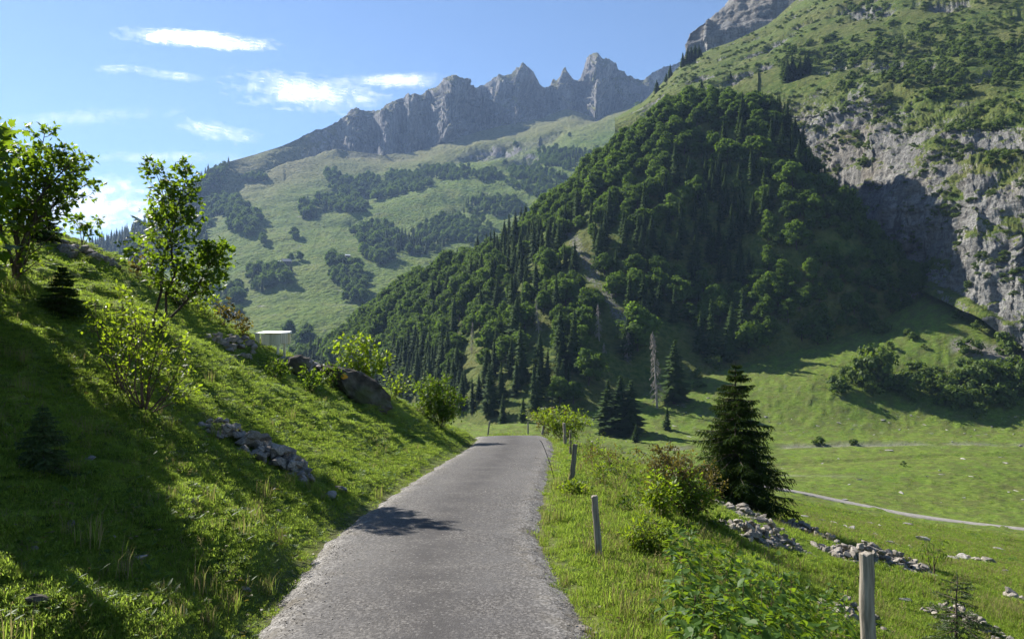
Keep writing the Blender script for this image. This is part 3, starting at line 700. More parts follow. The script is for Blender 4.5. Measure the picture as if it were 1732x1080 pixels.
def crown_broad(seed, nq=2300, wide=.36, low=.10, nl=34, top=1.0):
    r = np.random.default_rng(seed); g = Geo(); iv, jf = ico()
    # clumps ordered over an uneven crown outline
    h = low + .12 + (top - low - .2) * (np.arange(nl) + .5) / nl; prof = np.sin(np.clip((h - low) / (top - low), 0, 1) ** .75 * math.pi) ** .7
    ang = np.arange(nl) * 2.399 + r.uniform(-.6, .6, nl); rad = wide * prof * r.uniform(.35, .95, nl)
    C = np.c_[np.cos(ang) * rad, np.sin(ang) * rad, h + r.uniform(-.05, .05, nl)]
    R = wide * r.uniform(.22, .52, nl) * (.55 + .45 * prof)
    per = np.maximum(20, (nq * R ** 2 / (R ** 2).sum()).astype(int))
    for c, q, k in zip(C, R, per):
        ten = r.uniform(0, .55)
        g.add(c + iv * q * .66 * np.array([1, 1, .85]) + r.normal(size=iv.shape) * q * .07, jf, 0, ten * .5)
        d = rdir(r, k); d[:, 2] = np.where(d[:, 2] < -.35, -d[:, 2], d[:, 2])
        V, Q = leaf_quads(r, c + d * q * r.uniform(.68, 1.25, (k, 1)) * np.array([1, 1, .88]), d + np.array([0, 0, .3]), q * r.uniform(.20, .46, k))
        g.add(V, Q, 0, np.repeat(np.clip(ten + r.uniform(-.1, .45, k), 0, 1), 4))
    return g

def crown_spruce(seed, wide=.15, rows=26, low=.05, per=11, droop=.45, thin=1.0):
    r = np.random.default_rng(seed); g = Geo()
    # inner mass
    k = 9; zz = np.array([low + .02, low + .1, .45, .75, .97]); rr = wide * np.array([.25, .42, .28, .14, .005]) * thin
    th = np.arange(k) * 2 * math.pi / k
    V = np.stack([np.cos(th)[None] * rr[:, None] * r.uniform(.8, 1.2, (5, k)), np.sin(th)[None] * rr[:, None] * r.uniform(.8, 1.2, (5, k)), np.repeat(zz[:, None], k, 1)], -1).reshape(-1, 3)
    i = np.arange(5 * k).reshape(5, k); j = np.roll(i, -1, 1)
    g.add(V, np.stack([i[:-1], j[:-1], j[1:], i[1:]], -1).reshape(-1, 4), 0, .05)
    for a in range(rows):
        t = (a + r.uniform(-.3, .3)) / rows; z = low + (1 - low) * t ** .92
        L = wide * (1 - t) ** .95 * (1.0 if t > .12 else .75 + 2 * t) + .012
        n = max(4, int(per * (1 - .5 * t)))
        for b in range(n):
            th0 = 2 * math.pi * (b + r.uniform(-.35, .35)) / n; ln = L * r.uniform(.6, 1.2)
            c, s = math.cos(th0), math.sin(th0); w = (.014 + .028 * (1 - t)) * r.uniform(.6, 1.3); z = z + r.uniform(-.4, .4) / rows
            p0 = np.array([c * ln * .15, s * ln * .15, z]); p1 = np.array([c * ln * .6, s * ln * .6, z - ln * droop * .35]); p2 = np.array([c * ln, s * ln, z - ln * droop * .62 + .008])
            side = np.array([-s, c, 0]); dn = np.array([0, 0, -w * .9])
            V = [p0 - side * w * .4, p1 - side * w + dn, p2, p1 + side * w + dn, p0 + side * w * .4, p1]
            ti = np.clip(r.uniform(0, .6) + .35 * (b % 3 == 0), 0, 1)
            g.add(V, [[0, 1, 2, 5], [5, 2, 3, 4]], 0, ti); g.add([V[0], V[5], V[4]], [[0, 1, 2]], 0, ti)
    return g

def trunk_geo(seed, r0=.018, h=.9, lean=.01):
    r = np.random.default_rng(seed); z = np.linspace(-.05, h, 7)
    V, Q = tube(np.c_[r.normal(size=7) * lean, r.normal(size=7) * lean, z], r0 * (1.15 - z / (h + .1)), 6)
    g = Geo(); g.add(V, Q); return g

def dead_spruce(seed):
    r = np.random.default_rng(seed); g = Geo()
    for a in range(120):
        t = r.uniform(.12, .98); z = t; L = .11 * (1 - t) ** .6 * r.uniform(.5, 1.2) + .012
        th0 = r.uniform(0, 6.28); c, s = math.cos(th0), math.sin(th0)
        V, Q = tube([(0, 0, z), (c * L * .5, s * L * .5, z - L * .25), (c * L, s * L, z - L * .75)], [.0035, .0028, .0010], 3); g.add(V, Q)
        for _ in range(3):
            u = r.uniform(.4, 1); q = np.array([c * L * u, s * L * u, z - L * .6 * u]); V, Q = tube([q, q + (r.normal() * .008, r.normal() * .008, -.02 - .02 * r.random())], [.002, .001], 3); g.add(V, Q)
    return g

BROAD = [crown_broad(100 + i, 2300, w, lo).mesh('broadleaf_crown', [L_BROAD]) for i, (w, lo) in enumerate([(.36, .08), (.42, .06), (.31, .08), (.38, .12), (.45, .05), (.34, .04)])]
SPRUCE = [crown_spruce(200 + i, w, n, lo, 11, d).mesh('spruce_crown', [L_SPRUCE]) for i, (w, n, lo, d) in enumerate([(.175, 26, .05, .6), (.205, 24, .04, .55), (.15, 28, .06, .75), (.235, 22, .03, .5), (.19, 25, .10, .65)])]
BT = [trunk_geo(300 + i, .022, .75).mesh('tree_trunk', [M_BARK]) for i in range(3)]
STK = [trunk_geo(310 + i, .014, .95, .002).mesh('spruce_trunk', [M_BARK]) for i in range(3)]
DEADC = [dead_spruce(320 + i).mesh('bare_branches', [M_DEAD]) for i in range(3)]
DTK = [trunk_geo(330 + i, .013, 1.0, .002).mesh('dead_trunk', [M_DEAD]) for i in range(2)]
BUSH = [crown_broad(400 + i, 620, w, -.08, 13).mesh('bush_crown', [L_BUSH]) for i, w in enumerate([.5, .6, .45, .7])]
_ti = [0]

def tree(kind, pos, h, label, group=None, wide=1.0, name=None):
    i = _ti[0]; _ti[0] += 1
    crown, trunk = {'spruce': (SPRUCE, STK), 'broadleaf': (BROAD, BT), 'dead': (DEADC, DTK), 'bush': (BUSH, None)}[kind]
    nm = name or {'spruce': 'spruce_tree', 'broadleaf': 'broadleaf_tree', 'dead': 'dead_spruce', 'bush': 'bush'}[kind]
    rz = (i * 2.399) % 6.283
    pos = (float(pos[0]), float(pos[1]), float(pos[2]) - .015 * h)
    if trunk is None:
        o = link(nm, crown[i % len(crown)], None, pos); o.rotation_euler = (0, 0, rz); o.scale = (h * wide, h * wide, h)
        o['label'] = label; o['category'] = 'bush'
        if group: o['group'] = group
        return o
    t = thing(nm, label, 'tree', pos, rz, group, (h * wide, h * wide, h))
    t.rotation_euler = (random.gauss(0, .035), random.gauss(0, .035), rz)
    link('crown' if kind != 'dead' else 'bare_branches', crown[(i * 7) % len(crown)], t); link('trunk', trunk[i % len(trunk)], t)
    return t

def scatter(name, pts, rot, scl, protos, idx, **props):
    """one object whose points carry instances of a few plants or stones (geometry nodes)"""
    pts = np.asarray(pts, np.float32); n = len(pts)
    me = bpy.data.meshes.new(name); me.vertices.add(n); me.vertices.foreach_set('co', pts.ravel())
    for nm, ty, key, arr in (('rot', 'FLOAT_VECTOR', 'vector', rot), ('scl', 'FLOAT_VECTOR', 'vector', scl), ('idx', 'INT', 'value', idx)):
        at = me.attributes.new(nm, ty, 'POINT'); at.data.foreach_set(key, np.asarray(arr, np.int32 if ty == 'INT' else np.float32).ravel())
    me.update()
    col = bpy.data.collections.new(name + '_kinds')
    for k, (m) in enumerate(protos): col.objects.link(bpy.data.objects.new('kind_%02d' % k, m))
    ng = bpy.data.node_groups.new(name, 'GeometryNodeTree')
    ng.interface.new_socket('Geometry', in_out='INPUT', socket_type='NodeSocketGeometry'); ng.interface.new_socket('Geometry', in_out='OUTPUT', socket_type='NodeSocketGeometry')
    N = ng.nodes; gi = N.new('NodeGroupInput'); go = N.new('NodeGroupOutput'); ip = N.new('GeometryNodeInstanceOnPoints'); ci = N.new('GeometryNodeCollectionInfo')
    ci.inputs['Collection'].default_value = col; ci.inputs['Separate Children'].default_value = True; ci.inputs['Reset Children'].default_value = True
    def na(nm, ty):
        a = N.new('GeometryNodeInputNamedAttribute'); a.data_type = ty; a.inputs[0].default_value = nm; return a.outputs[0]
    e2r = N.new('FunctionNodeEulerToRotation')
    L = ng.links
    L.new(gi.outputs[0], ip.inputs['Points']); L.new(ci.outputs[0], ip.inputs['Instance']); ip.inputs['Pick Instance'].default_value = True
    L.new(na('idx', 'INT'), ip.inputs['Instance Index']); L.new(na('rot', 'FLOAT_VECTOR'), e2r.inputs[0]); L.new(e2r.outputs[0], ip.inputs['Rotation']); L.new(na('scl', 'FLOAT_VECTOR'), ip.inputs['Scale'])
    L.new(ip.outputs[0], go.inputs[0])
    o = link(name, me, **props)
    md = o.modifiers.new('instances', 'NODES'); md.node_group = ng
    return o

def thin(pts, rad, order=None):
    """keep points no closer than rad (array) to kept ones; hashed grid"""
    keep = []; cell = float(np.max(rad)); H = {}
    for i in (range(len(pts)) if order is None else order):
        c = tuple((pts[i] // cell).astype(int)); ok = True
        for dx in (-1, 0, 1):
            for dy in (-1, 0, 1):
                for dz in ((-1, 0, 1) if len(c) > 2 else (0,)):
                    for j in H.get((c[0] + dx, c[1] + dy) + ((c[2] + dz,) if len(c) > 2 else ()), ()):
                        if ((pts[i] - pts[j]) ** 2).sum() < ((rad[i] + rad[j]) * .5) ** 2: ok = False; break
                    if not ok: break
                if not ok: break
            if not ok: break
        if ok: H.setdefault(c, []).append(i); keep.append(i)
    return np.array(keep, int)

def sample_grid(G, dens, n):
    """random points on a grid surface, density per unit area given on its vertices"""
    e1 = np.linalg.norm(np.diff(G, axis=1), axis=-1)[:-1]; e2 = np.linalg.norm(np.diff(G, axis=0), axis=-1)[:, :-1]
    w = (e1 * e2 * dens[:-1, :-1]).ravel(); w = w / w.sum()
    c = rng.choice(len(w), n, p=w); a, b = np.divmod(c, G.shape[1] - 1)
    u, v = rng.random(n)[:, None], rng.random(n)[:, None]
    return G[a, b] * (1 - u) * (1 - v) + G[a + 1, b] * u * (1 - v) + G[a, b + 1] * (1 - u) * v + G[a + 1, b + 1] * u * v

def pix(p): return HX + p[:, 0] / p[:, 1] * F, HY - (p[:, 2] - EYE) / p[:, 1] * F

# ---- hand-placed trees on the meadow and at the foot of the wood: photo x, y of the foot, height and relative width
def at_foot(px, py, pad=0):
    p = hit(px, py, 75)
    if abs(HY - (p[2] - EYE) / p[1] * F - py) > 5:
        d = np.hypot(sp_x - px, sp_y - py) + 1e4 * (np.arange(SP.shape[0])[:, None] > 135); p = SP[np.unravel_index(np.argmin(d), d.shape)]
    return p
SPOTS = [('spruce', 1028, 733, 92, 1.9, 'left one of the dark spruces standing as a dense clump on the meadow'), ('spruce', 1046, 736, 102, 2.0, 'middle and tallest of the dark spruces in the dense clump on the meadow'), ('spruce', 1064, 733, 92, 1.9, 'right one of the dark spruces standing as a dense clump on the meadow'),
         ('spruce', 1075, 748, 32, 1.5, 'tiny spruce alone on the grass just right of the dense spruce clump'), ('spruce', 948, 692, 84, 1.4, 'broad spruce standing free at the wood edge above the road bend'), ('spruce', 886, 692, 112, 1.0, 'right of two tall spruces side by side in front of the wood'), ('spruce', 868, 690, 100, 1.0, 'left of two tall spruces side by side in front of the wood'),
         ('spruce', 1141, 682, 108, 1.75, 'wide dark conifer right beside the tall grey dead spruce'), ('spruce', 1127, 727, 44, 1.1, 'thin sparse young spruce below the tall grey dead spruce'), ('spruce', 910, 640, 82, 1.0, 'medium spruce above the small sunlit clearing in the wood'),
         ('spruce', 950, 622, 108, 1.1, 'left of two columnar spruces above the sunlit clearing'), ('spruce', 974, 626, 104, 1.1, 'right of two columnar spruces above the sunlit clearing'), ('spruce', 1040, 640, 112, .95, 'slim dark spruce between two grey dead spruces'),
         ('broadleaf', 1081, 592, 74, 1.1, 'round-crowned green tree at the upper end of the dead spruces'), ('dead', 1112, 690, 132, 1.0, 'tallest bare grey dead spruce standing on the meadow edge'), ('dead', 1058, 655, 98, 1.2, 'dead grey-brown spruce behind the dense spruce clump'), ('dead', 1012, 575, 64, 1.2, 'dead grey spruce highest up in front of the scree gully'),
         ('dead', 1022, 662, 84, 1.1, 'pale dead spruce left behind the dense spruce clump'), ('dead', 912, 562, 62, 1.0, 'lone bare dead spruce inside the dark lower wood'), ('dead', 797, 598, 54, 1.0, 'bare grey dead trunk inside the broadleaf wood to the left'), ('dead', 1104, 640, 84, 1.0, 'dead brownish spruce behind the tallest grey one'),
         ('spruce', 850, 716, 52, 1.2, 'small dark spruce at the wood foot behind the road end'), ('spruce', 884, 712, 42, 1.2, 'small spruce beside the bushes at the road bend'), ('spruce', 1206, 622, 116, 1.0, 'tall dark spruce at the right wood edge with a leafy bush at its foot'), ('spruce', 1232, 616, 104, 1.0, 'second tall spruce at the right wood edge'),
         ('spruce', 1258, 606, 120, .95, 'third tall spruce at the right wood edge, in deep shade'), ('spruce', 1314, 582, 66, 1.3, 'stout spruce standing forward of the right wood edge'), ('broadleaf', 1333, 560, 52, .9, 'pale green tree beside the stout spruce at the wood edge'), ('broadleaf', 1375, 571, 54, 1.0, 'dark green tree with pointed top at the wood edge above the meadow shadow'),
         ('broadleaf', 1396, 545, 84, .8, 'tall narrow leafy tree at the wood edge over the meadow shadow'), ('broadleaf', 1426, 562, 48, 1.1, 'round grey-green bushy tree at the right end of the wood edge'), ('bush', 1208, 625, 24, 1.1, 'bright leafy bush at the foot of the tall spruces'),
         ('broadleaf', 1100, 618, 40, 1.2, 'small dark leafy tree between the dead spruces'), ('broadleaf', 1000, 640, 40, 1.2, 'bushy green tree left of the pale dead spruce'), ('broadleaf', 1165, 622, 28, 1.3, 'low bushy tree on the grassy clearing below the gully')]
for kd, px, py, hp, wd, lab in SPOTS:
    p = at_foot(px, py); tree(kd, p, hp / F * p[1] * (1.04 if kd != 'dead' else 1.0), lab, None, wd)

# ---- bushes on the right foreslope, each by its foot in the photo
BS = [(1417, 666, 30, 1.0), (1428, 657, 36, .7), (1456, 652, 46, .7), (1468, 644, 56, .7), (1483, 652, 62, .75), (1494, 648, 40, .8), (1475, 668, 22, 1.2), (1508, 664, 32, 1.2), (1524, 662, 26, 1.3), (1545, 681, 46, .8), (1549, 645, 32, 1.2), (1569, 668, 28, .8), (1588, 662, 24, 1.0), (1600, 674, 40, .95), (1607, 690, 36, .9),
      (1628, 648, 42, 1.0), (1641, 668, 46, .9), (1660, 664, 52, .8), (1678, 658, 44, .9), (1700, 668, 52, .9), (1716, 655, 48, .9), (1727, 674, 40, 1.0), (1690, 686, 36, 1.0), (1655, 707, 26, 1.0), (1622, 688, 30, 1.0), (1645, 690, 30, 1.1), (1672, 686, 34, 1.1), (1712, 690, 30, 1.1), (1640, 600, 26, 1.1), (1700, 602, 38, 1.1), (1724, 598, 30, 1.2), (1612, 650, 26, 1.1), (1580, 640, 20, 1.2),
      (1535, 568, 12, 1.2), (1544, 574, 12, 1.2), (1563, 590, 9, 1.2), (1489, 565, 22, 1.1), (1505, 592, 14, 1.2), (1385, 752, 14, 1.2), (1528, 788, 9, 1.2), (1444, 752, 9, 1.2), (1180, 640, 16, 1.2), (1182, 655, 12, 1.5), (1655, 560, 20, 1.2), (1672, 545, 18, 1.2), (1620, 540, 16, 1.3)]
for k, (px, py, hp, wd) in enumerate(BS):
    p = at_foot(px, py); tree('bush', p, hp / F * p[1] * 1.1, 'green leafy bush in the scattered thicket on the grassy slope below the rock face', 'bushes on the slope below the rock face', wd)

# ---- the wood on the spur
n0 = 6500
slev = np.linspace(0, 1, SP.shape[0])[:, None] + 0 * SP[..., 0]
dens = np.where(np.arange(SP.shape[0])[:, None] < 128, 1.0, .35) * (1 - .93 * gully) * (1 - np.clip(clear, 0, .97)) * (np.arange(SP.shape[0])[:, None] > np.where(sp_x > 1240, 3, 6))
dens = dens * (np.arange(SP.shape[0])[:, None] < 150)
dens = dens * (1 - .35 * sstep(1060, 1180, sp_x) * sstep(470, 560, sp_y))
pts = sample_grid(SP, dens, n0)
tx, ty = pix(pts)
bad = (gully_at(tx, ty) > .4) | (gully_at(tx, ty - 22) > .55)
for kd, px, py, hp, wd, lab in SPOTS:
    if kd == 'dead': bad |= (np.abs(tx - px) < 22) & (ty > py - .5 * hp) & (ty < py + 62)
    else: bad |= (np.abs(tx - px) < 9) & (np.abs(ty - py) < 7)
bad |= (np.abs(tx - 1140) < 50) & (ty > 690)
pts = pts[~bad]; n0 = len(pts); tx, ty = pix(pts)
kindn = fbm(pts[:, 0] * .016, pts[:, 1] * .016, pts[:, 2] * .016, 3)
sp_bias = .45 * sstep(590, 680, ty) + .55 * sstep(110, 30, np.hypot(tx - 1240, (ty - 480) * .6)) + .5 * sstep(70, 20, np.hypot((tx - 1060), ty - 225)) + .3 * sstep(60, 20, np.hypot(tx - 720, ty - 650)) + .3 * sstep(90, 30, np.hypot(tx - 860, ty - 520)) - .5 * sstep(1380, 1450, tx) - .40 * sstep(780, 650, tx) * sstep(640, 580, ty) - .25 * sstep(80, 30, np.hypot(tx - 1400, ty - 470))
isS = (kindn * 1.5 + sp_bias + rng.normal(size=n0) * .16) > .20
hh = np.where(isS, rng.uniform(10.5, 16.5, n0), rng.uniform(6.8, 10.8, n0))
hh *= rng.uniform(.72, 1.28, n0)
hh *= np.where((tx > 1360) & (ty > 380), .74, 1.0)
rad = np.where(isS, .34 * hh, .50 * hh)
rad = np.where(rad > 6.6, 6.6, rad)
kp = thin(pts, rad)
# only trees that the photo can show: not far down the back
pts, isS, hh = pts[kp], isS[kp], hh[kp]; tx, ty = pix(pts)
size = hh * F / pts[:, 1]
stuffS, stuffB = [], []
for flag, kd, lab, grp, st in ((True, 'spruce', 'dark pointed spruce within the dense wood on the steep spur', 'spruces in the wood on the spur', stuffS), (False, 'broadleaf', 'round green broadleaf tree within the dense wood on the steep spur', 'broadleaf trees in the wood on the spur', stuffB)):
    ids = np.nonzero(isS == flag)[0]; ids = ids[np.argsort(-size[ids])]
    for c, i in enumerate(ids):
        if c < 270: tree(kd, pts[i], hh[i], lab, grp, rng.uniform(.9, 1.35) if kd == 'spruce' else rng.uniform(.9, 1.25))
        else: st.append(i)
print('wood', len(pts), 'rest', len(stuffS), len(stuffB))
def tree_stuff(name, P_, H_, S_, label, **kw):
    n = len(P_); S_ = np.asarray(S_, bool)
    idx = np.where(S_, len(BROAD) + rng.integers(0, len(SPRUCE), n), rng.integers(0, len(BROAD), n))
    w = np.where(S_, rng.uniform(.9, 1.4, n), rng.uniform(.9, 1.3, n))
    sc = np.c_[H_ * w, H_ * w, H_]; rot = np.c_[np.zeros(n), np.zeros(n), rng.uniform(0, 6.28, n)]
    return scatter(name, P_ - np.c_[np.zeros(n), np.zeros(n), H_ * .02], rot, sc, BROAD + SPRUCE, idx, kind='stuff', label=label, category='woods', **kw)
rest = np.array(stuffS + stuffB, int)
tree_stuff('woods', pts[rest], hh[rest], isS[rest], 'mixed wood covering the steep upper part of the spur')

# ---- bushes and trees on the ledges of the rock face and the slope above it
def blob(px, py, cx, cy, rx, ry): return np.exp(-((px - cx) / rx) ** 2 - ((py - cy) / ry) ** 2)
db = np.zeros(CL.shape[:2])
for b in [(1400, 95, 80, 26), (1500, 92, 90, 30), (1600, 75, 90, 30), (1690, 105, 80, 40), (1560, 130, 110, 25), (1330, 118, 30, 18), (1470, 20, 45, 16), (1440, 160, 26, 40), (1470, 265, 28, 34), (1550, 150, 30, 20), (1690, 200, 60, 20), (1650, 220, 60, 18), (1700, 270, 40, 25), (1560, 300, 26, 20), (1600, 360, 40, 18), (1690, 380, 30, 20), (1480, 190, 40, 25), (1380, 190, 20, 10), (1600, 165, 40, 18)]:
    db = np.maximum(db, blob(cx_, cy_, *b))
db = sstep(.25, .8, db) * (cy_ > -40) * (cx_ < 1800) * (clev[:, None] > 1.0) * (clev[:, None] < 4.9)
bp = sample_grid(CL, db + .004 * (clev[:, None] > 2.5) * (clev[:, None] < 5), 1500)
bx, by_ = pix(bp)
bh = rng.uniform(2.4, 5.4, len(bp)) * np.where(by_ > 170, .7, 1.0)
kp = thin(bp, bh * .95)[:295]; bp, bh = bp[kp], bh[kp]
for p, h in zip(bp, bh):
    tree('bush', p, h, 'green bush on the ledges and the slope above the grey rock face', 'bushes on the ledges of the rock face', rng.uniform(.9, 1.4))
for k, (px, py, hp) in enumerate([(1153, 108, 26), (1160, 106, 30), (1168, 104, 28), (1176, 100, 26), (1183, 97, 22), (1131, 130, 24), (1124, 136, 16), (1112, 158, 24), (1332, 138, 40), (1342, 136, 44), (1352, 132, 36), (1362, 126, 36), (1366, 118, 30), (1326, 132, 28), (1235, 133, 14), (1188, 165, 34)]):
    d = np.hypot(cx_ - px, cy_ - py) + 1000 * (clev[:, None] > 5.05); i = np.unravel_index(np.argmin(d), d.shape); p = CL[i]
    tree('spruce', p, hp / F * p[1], 'small dark spruce on the grassy slope above the grey rock face', 'small spruces above the rock face', 1.7)

lp = sample_grid(CL, ((clev > .9) & (clev < 4.95))[:, None] * (.05 + sstep(.02, .40, fbm(x_c * .05, y_c * .05, z_c * .09, 3))) * (cx_ < 1850) * (cx_ > 1100), 3000)
ls = rng.uniform(.7, 2.3, len(lp))
scatter('ledge_plants', lp, np.c_[np.zeros((len(lp), 2)), rng.uniform(0, 6.28, len(lp))], np.c_[ls * 1.3, ls * 1.3, ls * .7], BUSH, rng.integers(0, 4, len(lp)), kind='stuff', label='low scrub and grass tufts holding to the ledges of the grey rock face', category='scrub')

# ---- far groves and forest on the opposite mountain
fd = np.zeros(FR.shape[:2])
FARW = {770: .7, 835: .6, 905: .6, 960: .6, 575: .75}
for b in [(455, 478, 36, 20), (562, 450, 14, 9), (588, 482, 30, 24), (388, 355, 30, 14), (412, 380, 24, 22), (443, 410, 6, 6), (640, 402, 38, 16), (622, 435, 12, 6), (575, 350, 45, 13), (625, 320, 55, 16), (690, 310, 40, 14), (430, 303, 22, 6), (375, 510, 26, 12), (402, 498, 7, 8), (388, 535, 16, 8),
          (770, 392, 70, 22), (835, 352, 60, 22), (905, 310, 60, 30), (960, 270, 60, 20), (745, 295, 45, 10), (505, 585, 22, 5), (640, 440, 20, 10), (700, 420, 50, 14), (560, 300, 14, 8), (820, 300, 25, 8), (520, 360, 16, 14), (600, 500, 20, 16)]:
    fd = np.maximum(fd, FARW.get(b[0], 1.0) * blob(fx_, fy_, *b))
fd = sstep(.18, .75, fd + .10 * perlin(FR[..., 0] * .02, FR[..., 1] * .02, FR[..., 2] * .02))
edge = np.interp(fx_, [p[0] for p in sky_line], [p[1] for p in sky_line])
left = sstep(395, 340, fx_ + .3 * (fy_ - edge)) * sstep(120, 60, fy_ - edge - 0)
fd = np.maximum(fd, np.clip(left * 1.2, 0, 1))
fd = np.maximum(fd, .10 * sstep(.3, .55, fbm(FR[..., 0] * .012, FR[..., 1] * .012, FR[..., 2] * .012, 3)) * (L_ > 1.6) * (L_ < 4.4))
fd = fd * (L_ < 6.95) * (fx_ > 60) * (fx_ < 1150)
fp = sample_grid(FR, fd, 9000)
qx, qy = pix(fp)
fs = (perlin(fp[:, 0] * .01, fp[:, 1] * .01, fp[:, 2] * .01) + .9 * sstep(370, 330, qx) + .2 * sstep(300, 260, qy) + rng.normal(size=len(fp)) * .25) > .50 - 0 * qx
fs &= ~((np.hypot(qx - 455, qy - 478) < 40) & (rng.random(len(fp)) < .85)) & ~((np.hypot(qx - 400, qy - 370) < 50))
fh = np.where(fs, rng.uniform(15, 25, len(fp)), rng.uniform(12, 20, len(fp))) * np.where(qy < 330, .9, 1.0) * np.where((qx > 680) & (qx < 1000), .75, 1)
kp = thin(fp, fh * np.where(fs, .42, .62))
tree_stuff('far_woods', fp[kp], fh[kp], fs[kp], 'hazy blue-green groves and woods scattered over the far mountainside')
print('far', len(kp))
# ------------------------------------------------------------------ stones
def stone_mesh(seed, n=15, flat=.7, mat=None, name='stone', long=1.0):
    r = np.random.default_rng(seed); b = bmesh.new()
    d = rdir(r, n) * r.uniform(.8, 1.05, (n, 1)) * np.array([.5 * long, .42, .5 * flat])
    vs = [b.verts.new(p) for p in d]
    res = bmesh.ops.convex_hull(b, input=vs)
    bmesh.ops.delete(b, geom=[v for v in b.verts if not v.link_faces], context='VERTS')
    bmesh.ops.bevel(b, geom=b.edges[:], offset=.02, segments=1, affect='EDGES')
    me = bpy.data.meshes.new(name); b.to_mesh(me); b.free()
    for p in me.polygons: p.use_smooth = False
    me.materials.append(mat or M_STONE); return me
STONES = [stone_mesh(500 + i, 13 + i % 4, (.55, .75, .9)[i % 3], None, 'stone', (1.0, 1.3, 1.55)[(i // 2) % 3]) for i in range(10)]
MSTONES = [stone_mesh(540 + i, 13, .55, M_MSTONE, 'meadow_stone', 1.2) for i in range(5)]

PILES = []
def pile(name, label, line, n, size, width, height, seed, ymin=2.0, big_end=None, mats=STONES):
    """rubble heaped along a line given in photo pixels; every stone an object of its own"""
    r = np.random.default_rng(seed)
    pts = np.array([hit(px, py, ymin) for px, py in line]); s = np.r_[0, np.cumsum(np.hypot(*np.diff(pts[:, :2], axis=0).T))]
    root = thing(name, label, 'stone wall' if 'wall' in name else 'stones', tuple(pts[0]))
    t = np.gradient(pts[:, :2], axis=0)
    u = np.sort(r.uniform(0, s[-1], n))
    x = np.interp(u, s, pts[:, 0]); y = np.interp(u, s, pts[:, 1]); tx = np.interp(u, s, t[:, 0]); ty = np.interp(u, s, t[:, 1]); L = np.hypot(tx, ty)
    o = r.uniform(-1, 1, n); ends = np.clip(np.minimum(u, s[-1] - u) / (.18 * s[-1]), .3, 1)
    x += -ty / L * o * width / 2; y += tx / L * o * width / 2
    PILES.append((pts[:, :2], width * .5 + .10)); height = height * 1.1
    z = gz(x, y) + height * ends * (1 - np.abs(o)) * r.uniform(.1, .9, n) + size * -.02
    k = size * r.uniform(.55, 1.35, n)
    if big_end is not None: k *= np.interp(u / s[-1], [0, 1], big_end)
    for i in range(n):
        st = link('stone', mats[r.integers(len(mats))], root, (x[i] - pts[0][0], y[i] - pts[0][1], z[i] - pts[0][2]))
        st.rotation_euler = (r.uniform(-.5, .5), r.uniform(-.5, .5), r.uniform(0, 6.28)); st.scale = (k[i],) * 3
    return root

pile('stone_wall', 'tumbled dry stone wall with mossy upper end on the left bank beside the road', [(352, 722), (385, 742), (425, 765), (470, 786), (522, 806)], 105, .21, .62, .34, 1, 2, (.7, 1.15))
pile('rubble_heap', 'low grey rubble on the left slope just left of the raised wooden box', [(362, 582), (395, 586), (418, 590), (434, 597)], 40, .20, .7, .28, 2)
pile('rubble_heap', 'rubble stones between the raised wooden box and the dark boulder', [(484, 622), (510, 618), (535, 626), (562, 640)], 34, .26, .7, .22, 3)
pile('rubble_heap', 'mossy stones along the skyline of the left bank under the tree', [(98, 410), (128, 424), (152, 432), (185, 446)], 34, .30, .6, .22, 4)
pile('rubble_heap', 'rubble heap at the foot of the big spruce', [(1216, 852), (1240, 862), (1268, 874), (1290, 884)], 110, .17, 1.1, .20, 5)
pile('stone_wall', 'pale broken stone heap below the big spruce, nearest to the road', [(1244, 902), (1275, 905), (1310, 910), (1348, 926)], 150, .145, .9, .32, 6)
pile('stone_wall', 'low stone row running down from the big spruce toward the meadow', [(1318, 886), (1345, 894), (1375, 906), (1412, 922)], 120, .16, .6, .26, 7)
pile('stone_wall', 'long collapsed stone wall behind the nearest fence post', [(1394, 934), (1430, 938), (1470, 944), (1525, 958), (1580, 974)], 270, .165, 1.0, .34, 8)
pile('rubble_heap', 'dark stones in the lower right corner beyond the young pine', [(1575, 1042), (1620, 1040), (1660, 1062), (1710, 1088)], 90, .12, .5, .16, 9)
pile('rubble_heap', 'loose stones in the shade just behind the nearest fence post', [(1405, 1040), (1432, 1022), (1470, 1045), (1500, 1070)], 50, .11, .5, .13, 10)
pile('rubble_heap', 'small stone cluster on the meadow right of the thin sapling', [(1640, 948), (1668, 950)], 12, .35, .9, .3, 11)
pile('rubble_heap', 'small stone cluster at the right edge of the lower meadow', [(1705, 1008), (1732, 1020)], 14, .22, .6, .2, 12)

def rock_big(name, label, px, py, dims, rz, seed, mat, sub=3, tilt=(0, 0)):
    r = np.random.default_rng(seed); b = bmesh.new(); bmesh.ops.create_icosphere(b, subdivisions=sub, radius=.5)
    v = np.array([q.co[:] for q in b.verts])
    for _ in range(9):                                        # cut faces
        d = rdir(r, 1)[0]; h = r.uniform(.30, .42); e = np.clip(v @ d - h, 0, None); v = v - e[:, None] * d * .85
    v = v * (1 + .30 * fbm(v[:, 0] * 5, v[:, 1] * 5, v[:, 2] * 5 + seed, 4))[:, None] * np.array(dims)
    for q, c in zip(b.verts, v): q.co = c
    me = bpy.data.meshes.new(name); b.to_mesh(me); b.free(); me.materials.append(mat)
    for p in me.polygons: p.use_smooth = False
    p = hit(px, py); o = link(name, me, None, (p[0], p[1], p[2] + dims[2] * .25)); o.rotation_euler = (tilt[0], tilt[1], rz); o['label'] = label; o['category'] = 'boulder'
    return o
bo = rock_big('boulder', 'long dark mossy boulder with an orange trail mark on the left bank', 606, 676, (2.05, 1.15, .92), .2, 23, M_BOULD, 4, (.1, .58))
bpy.context.view_layer.update()
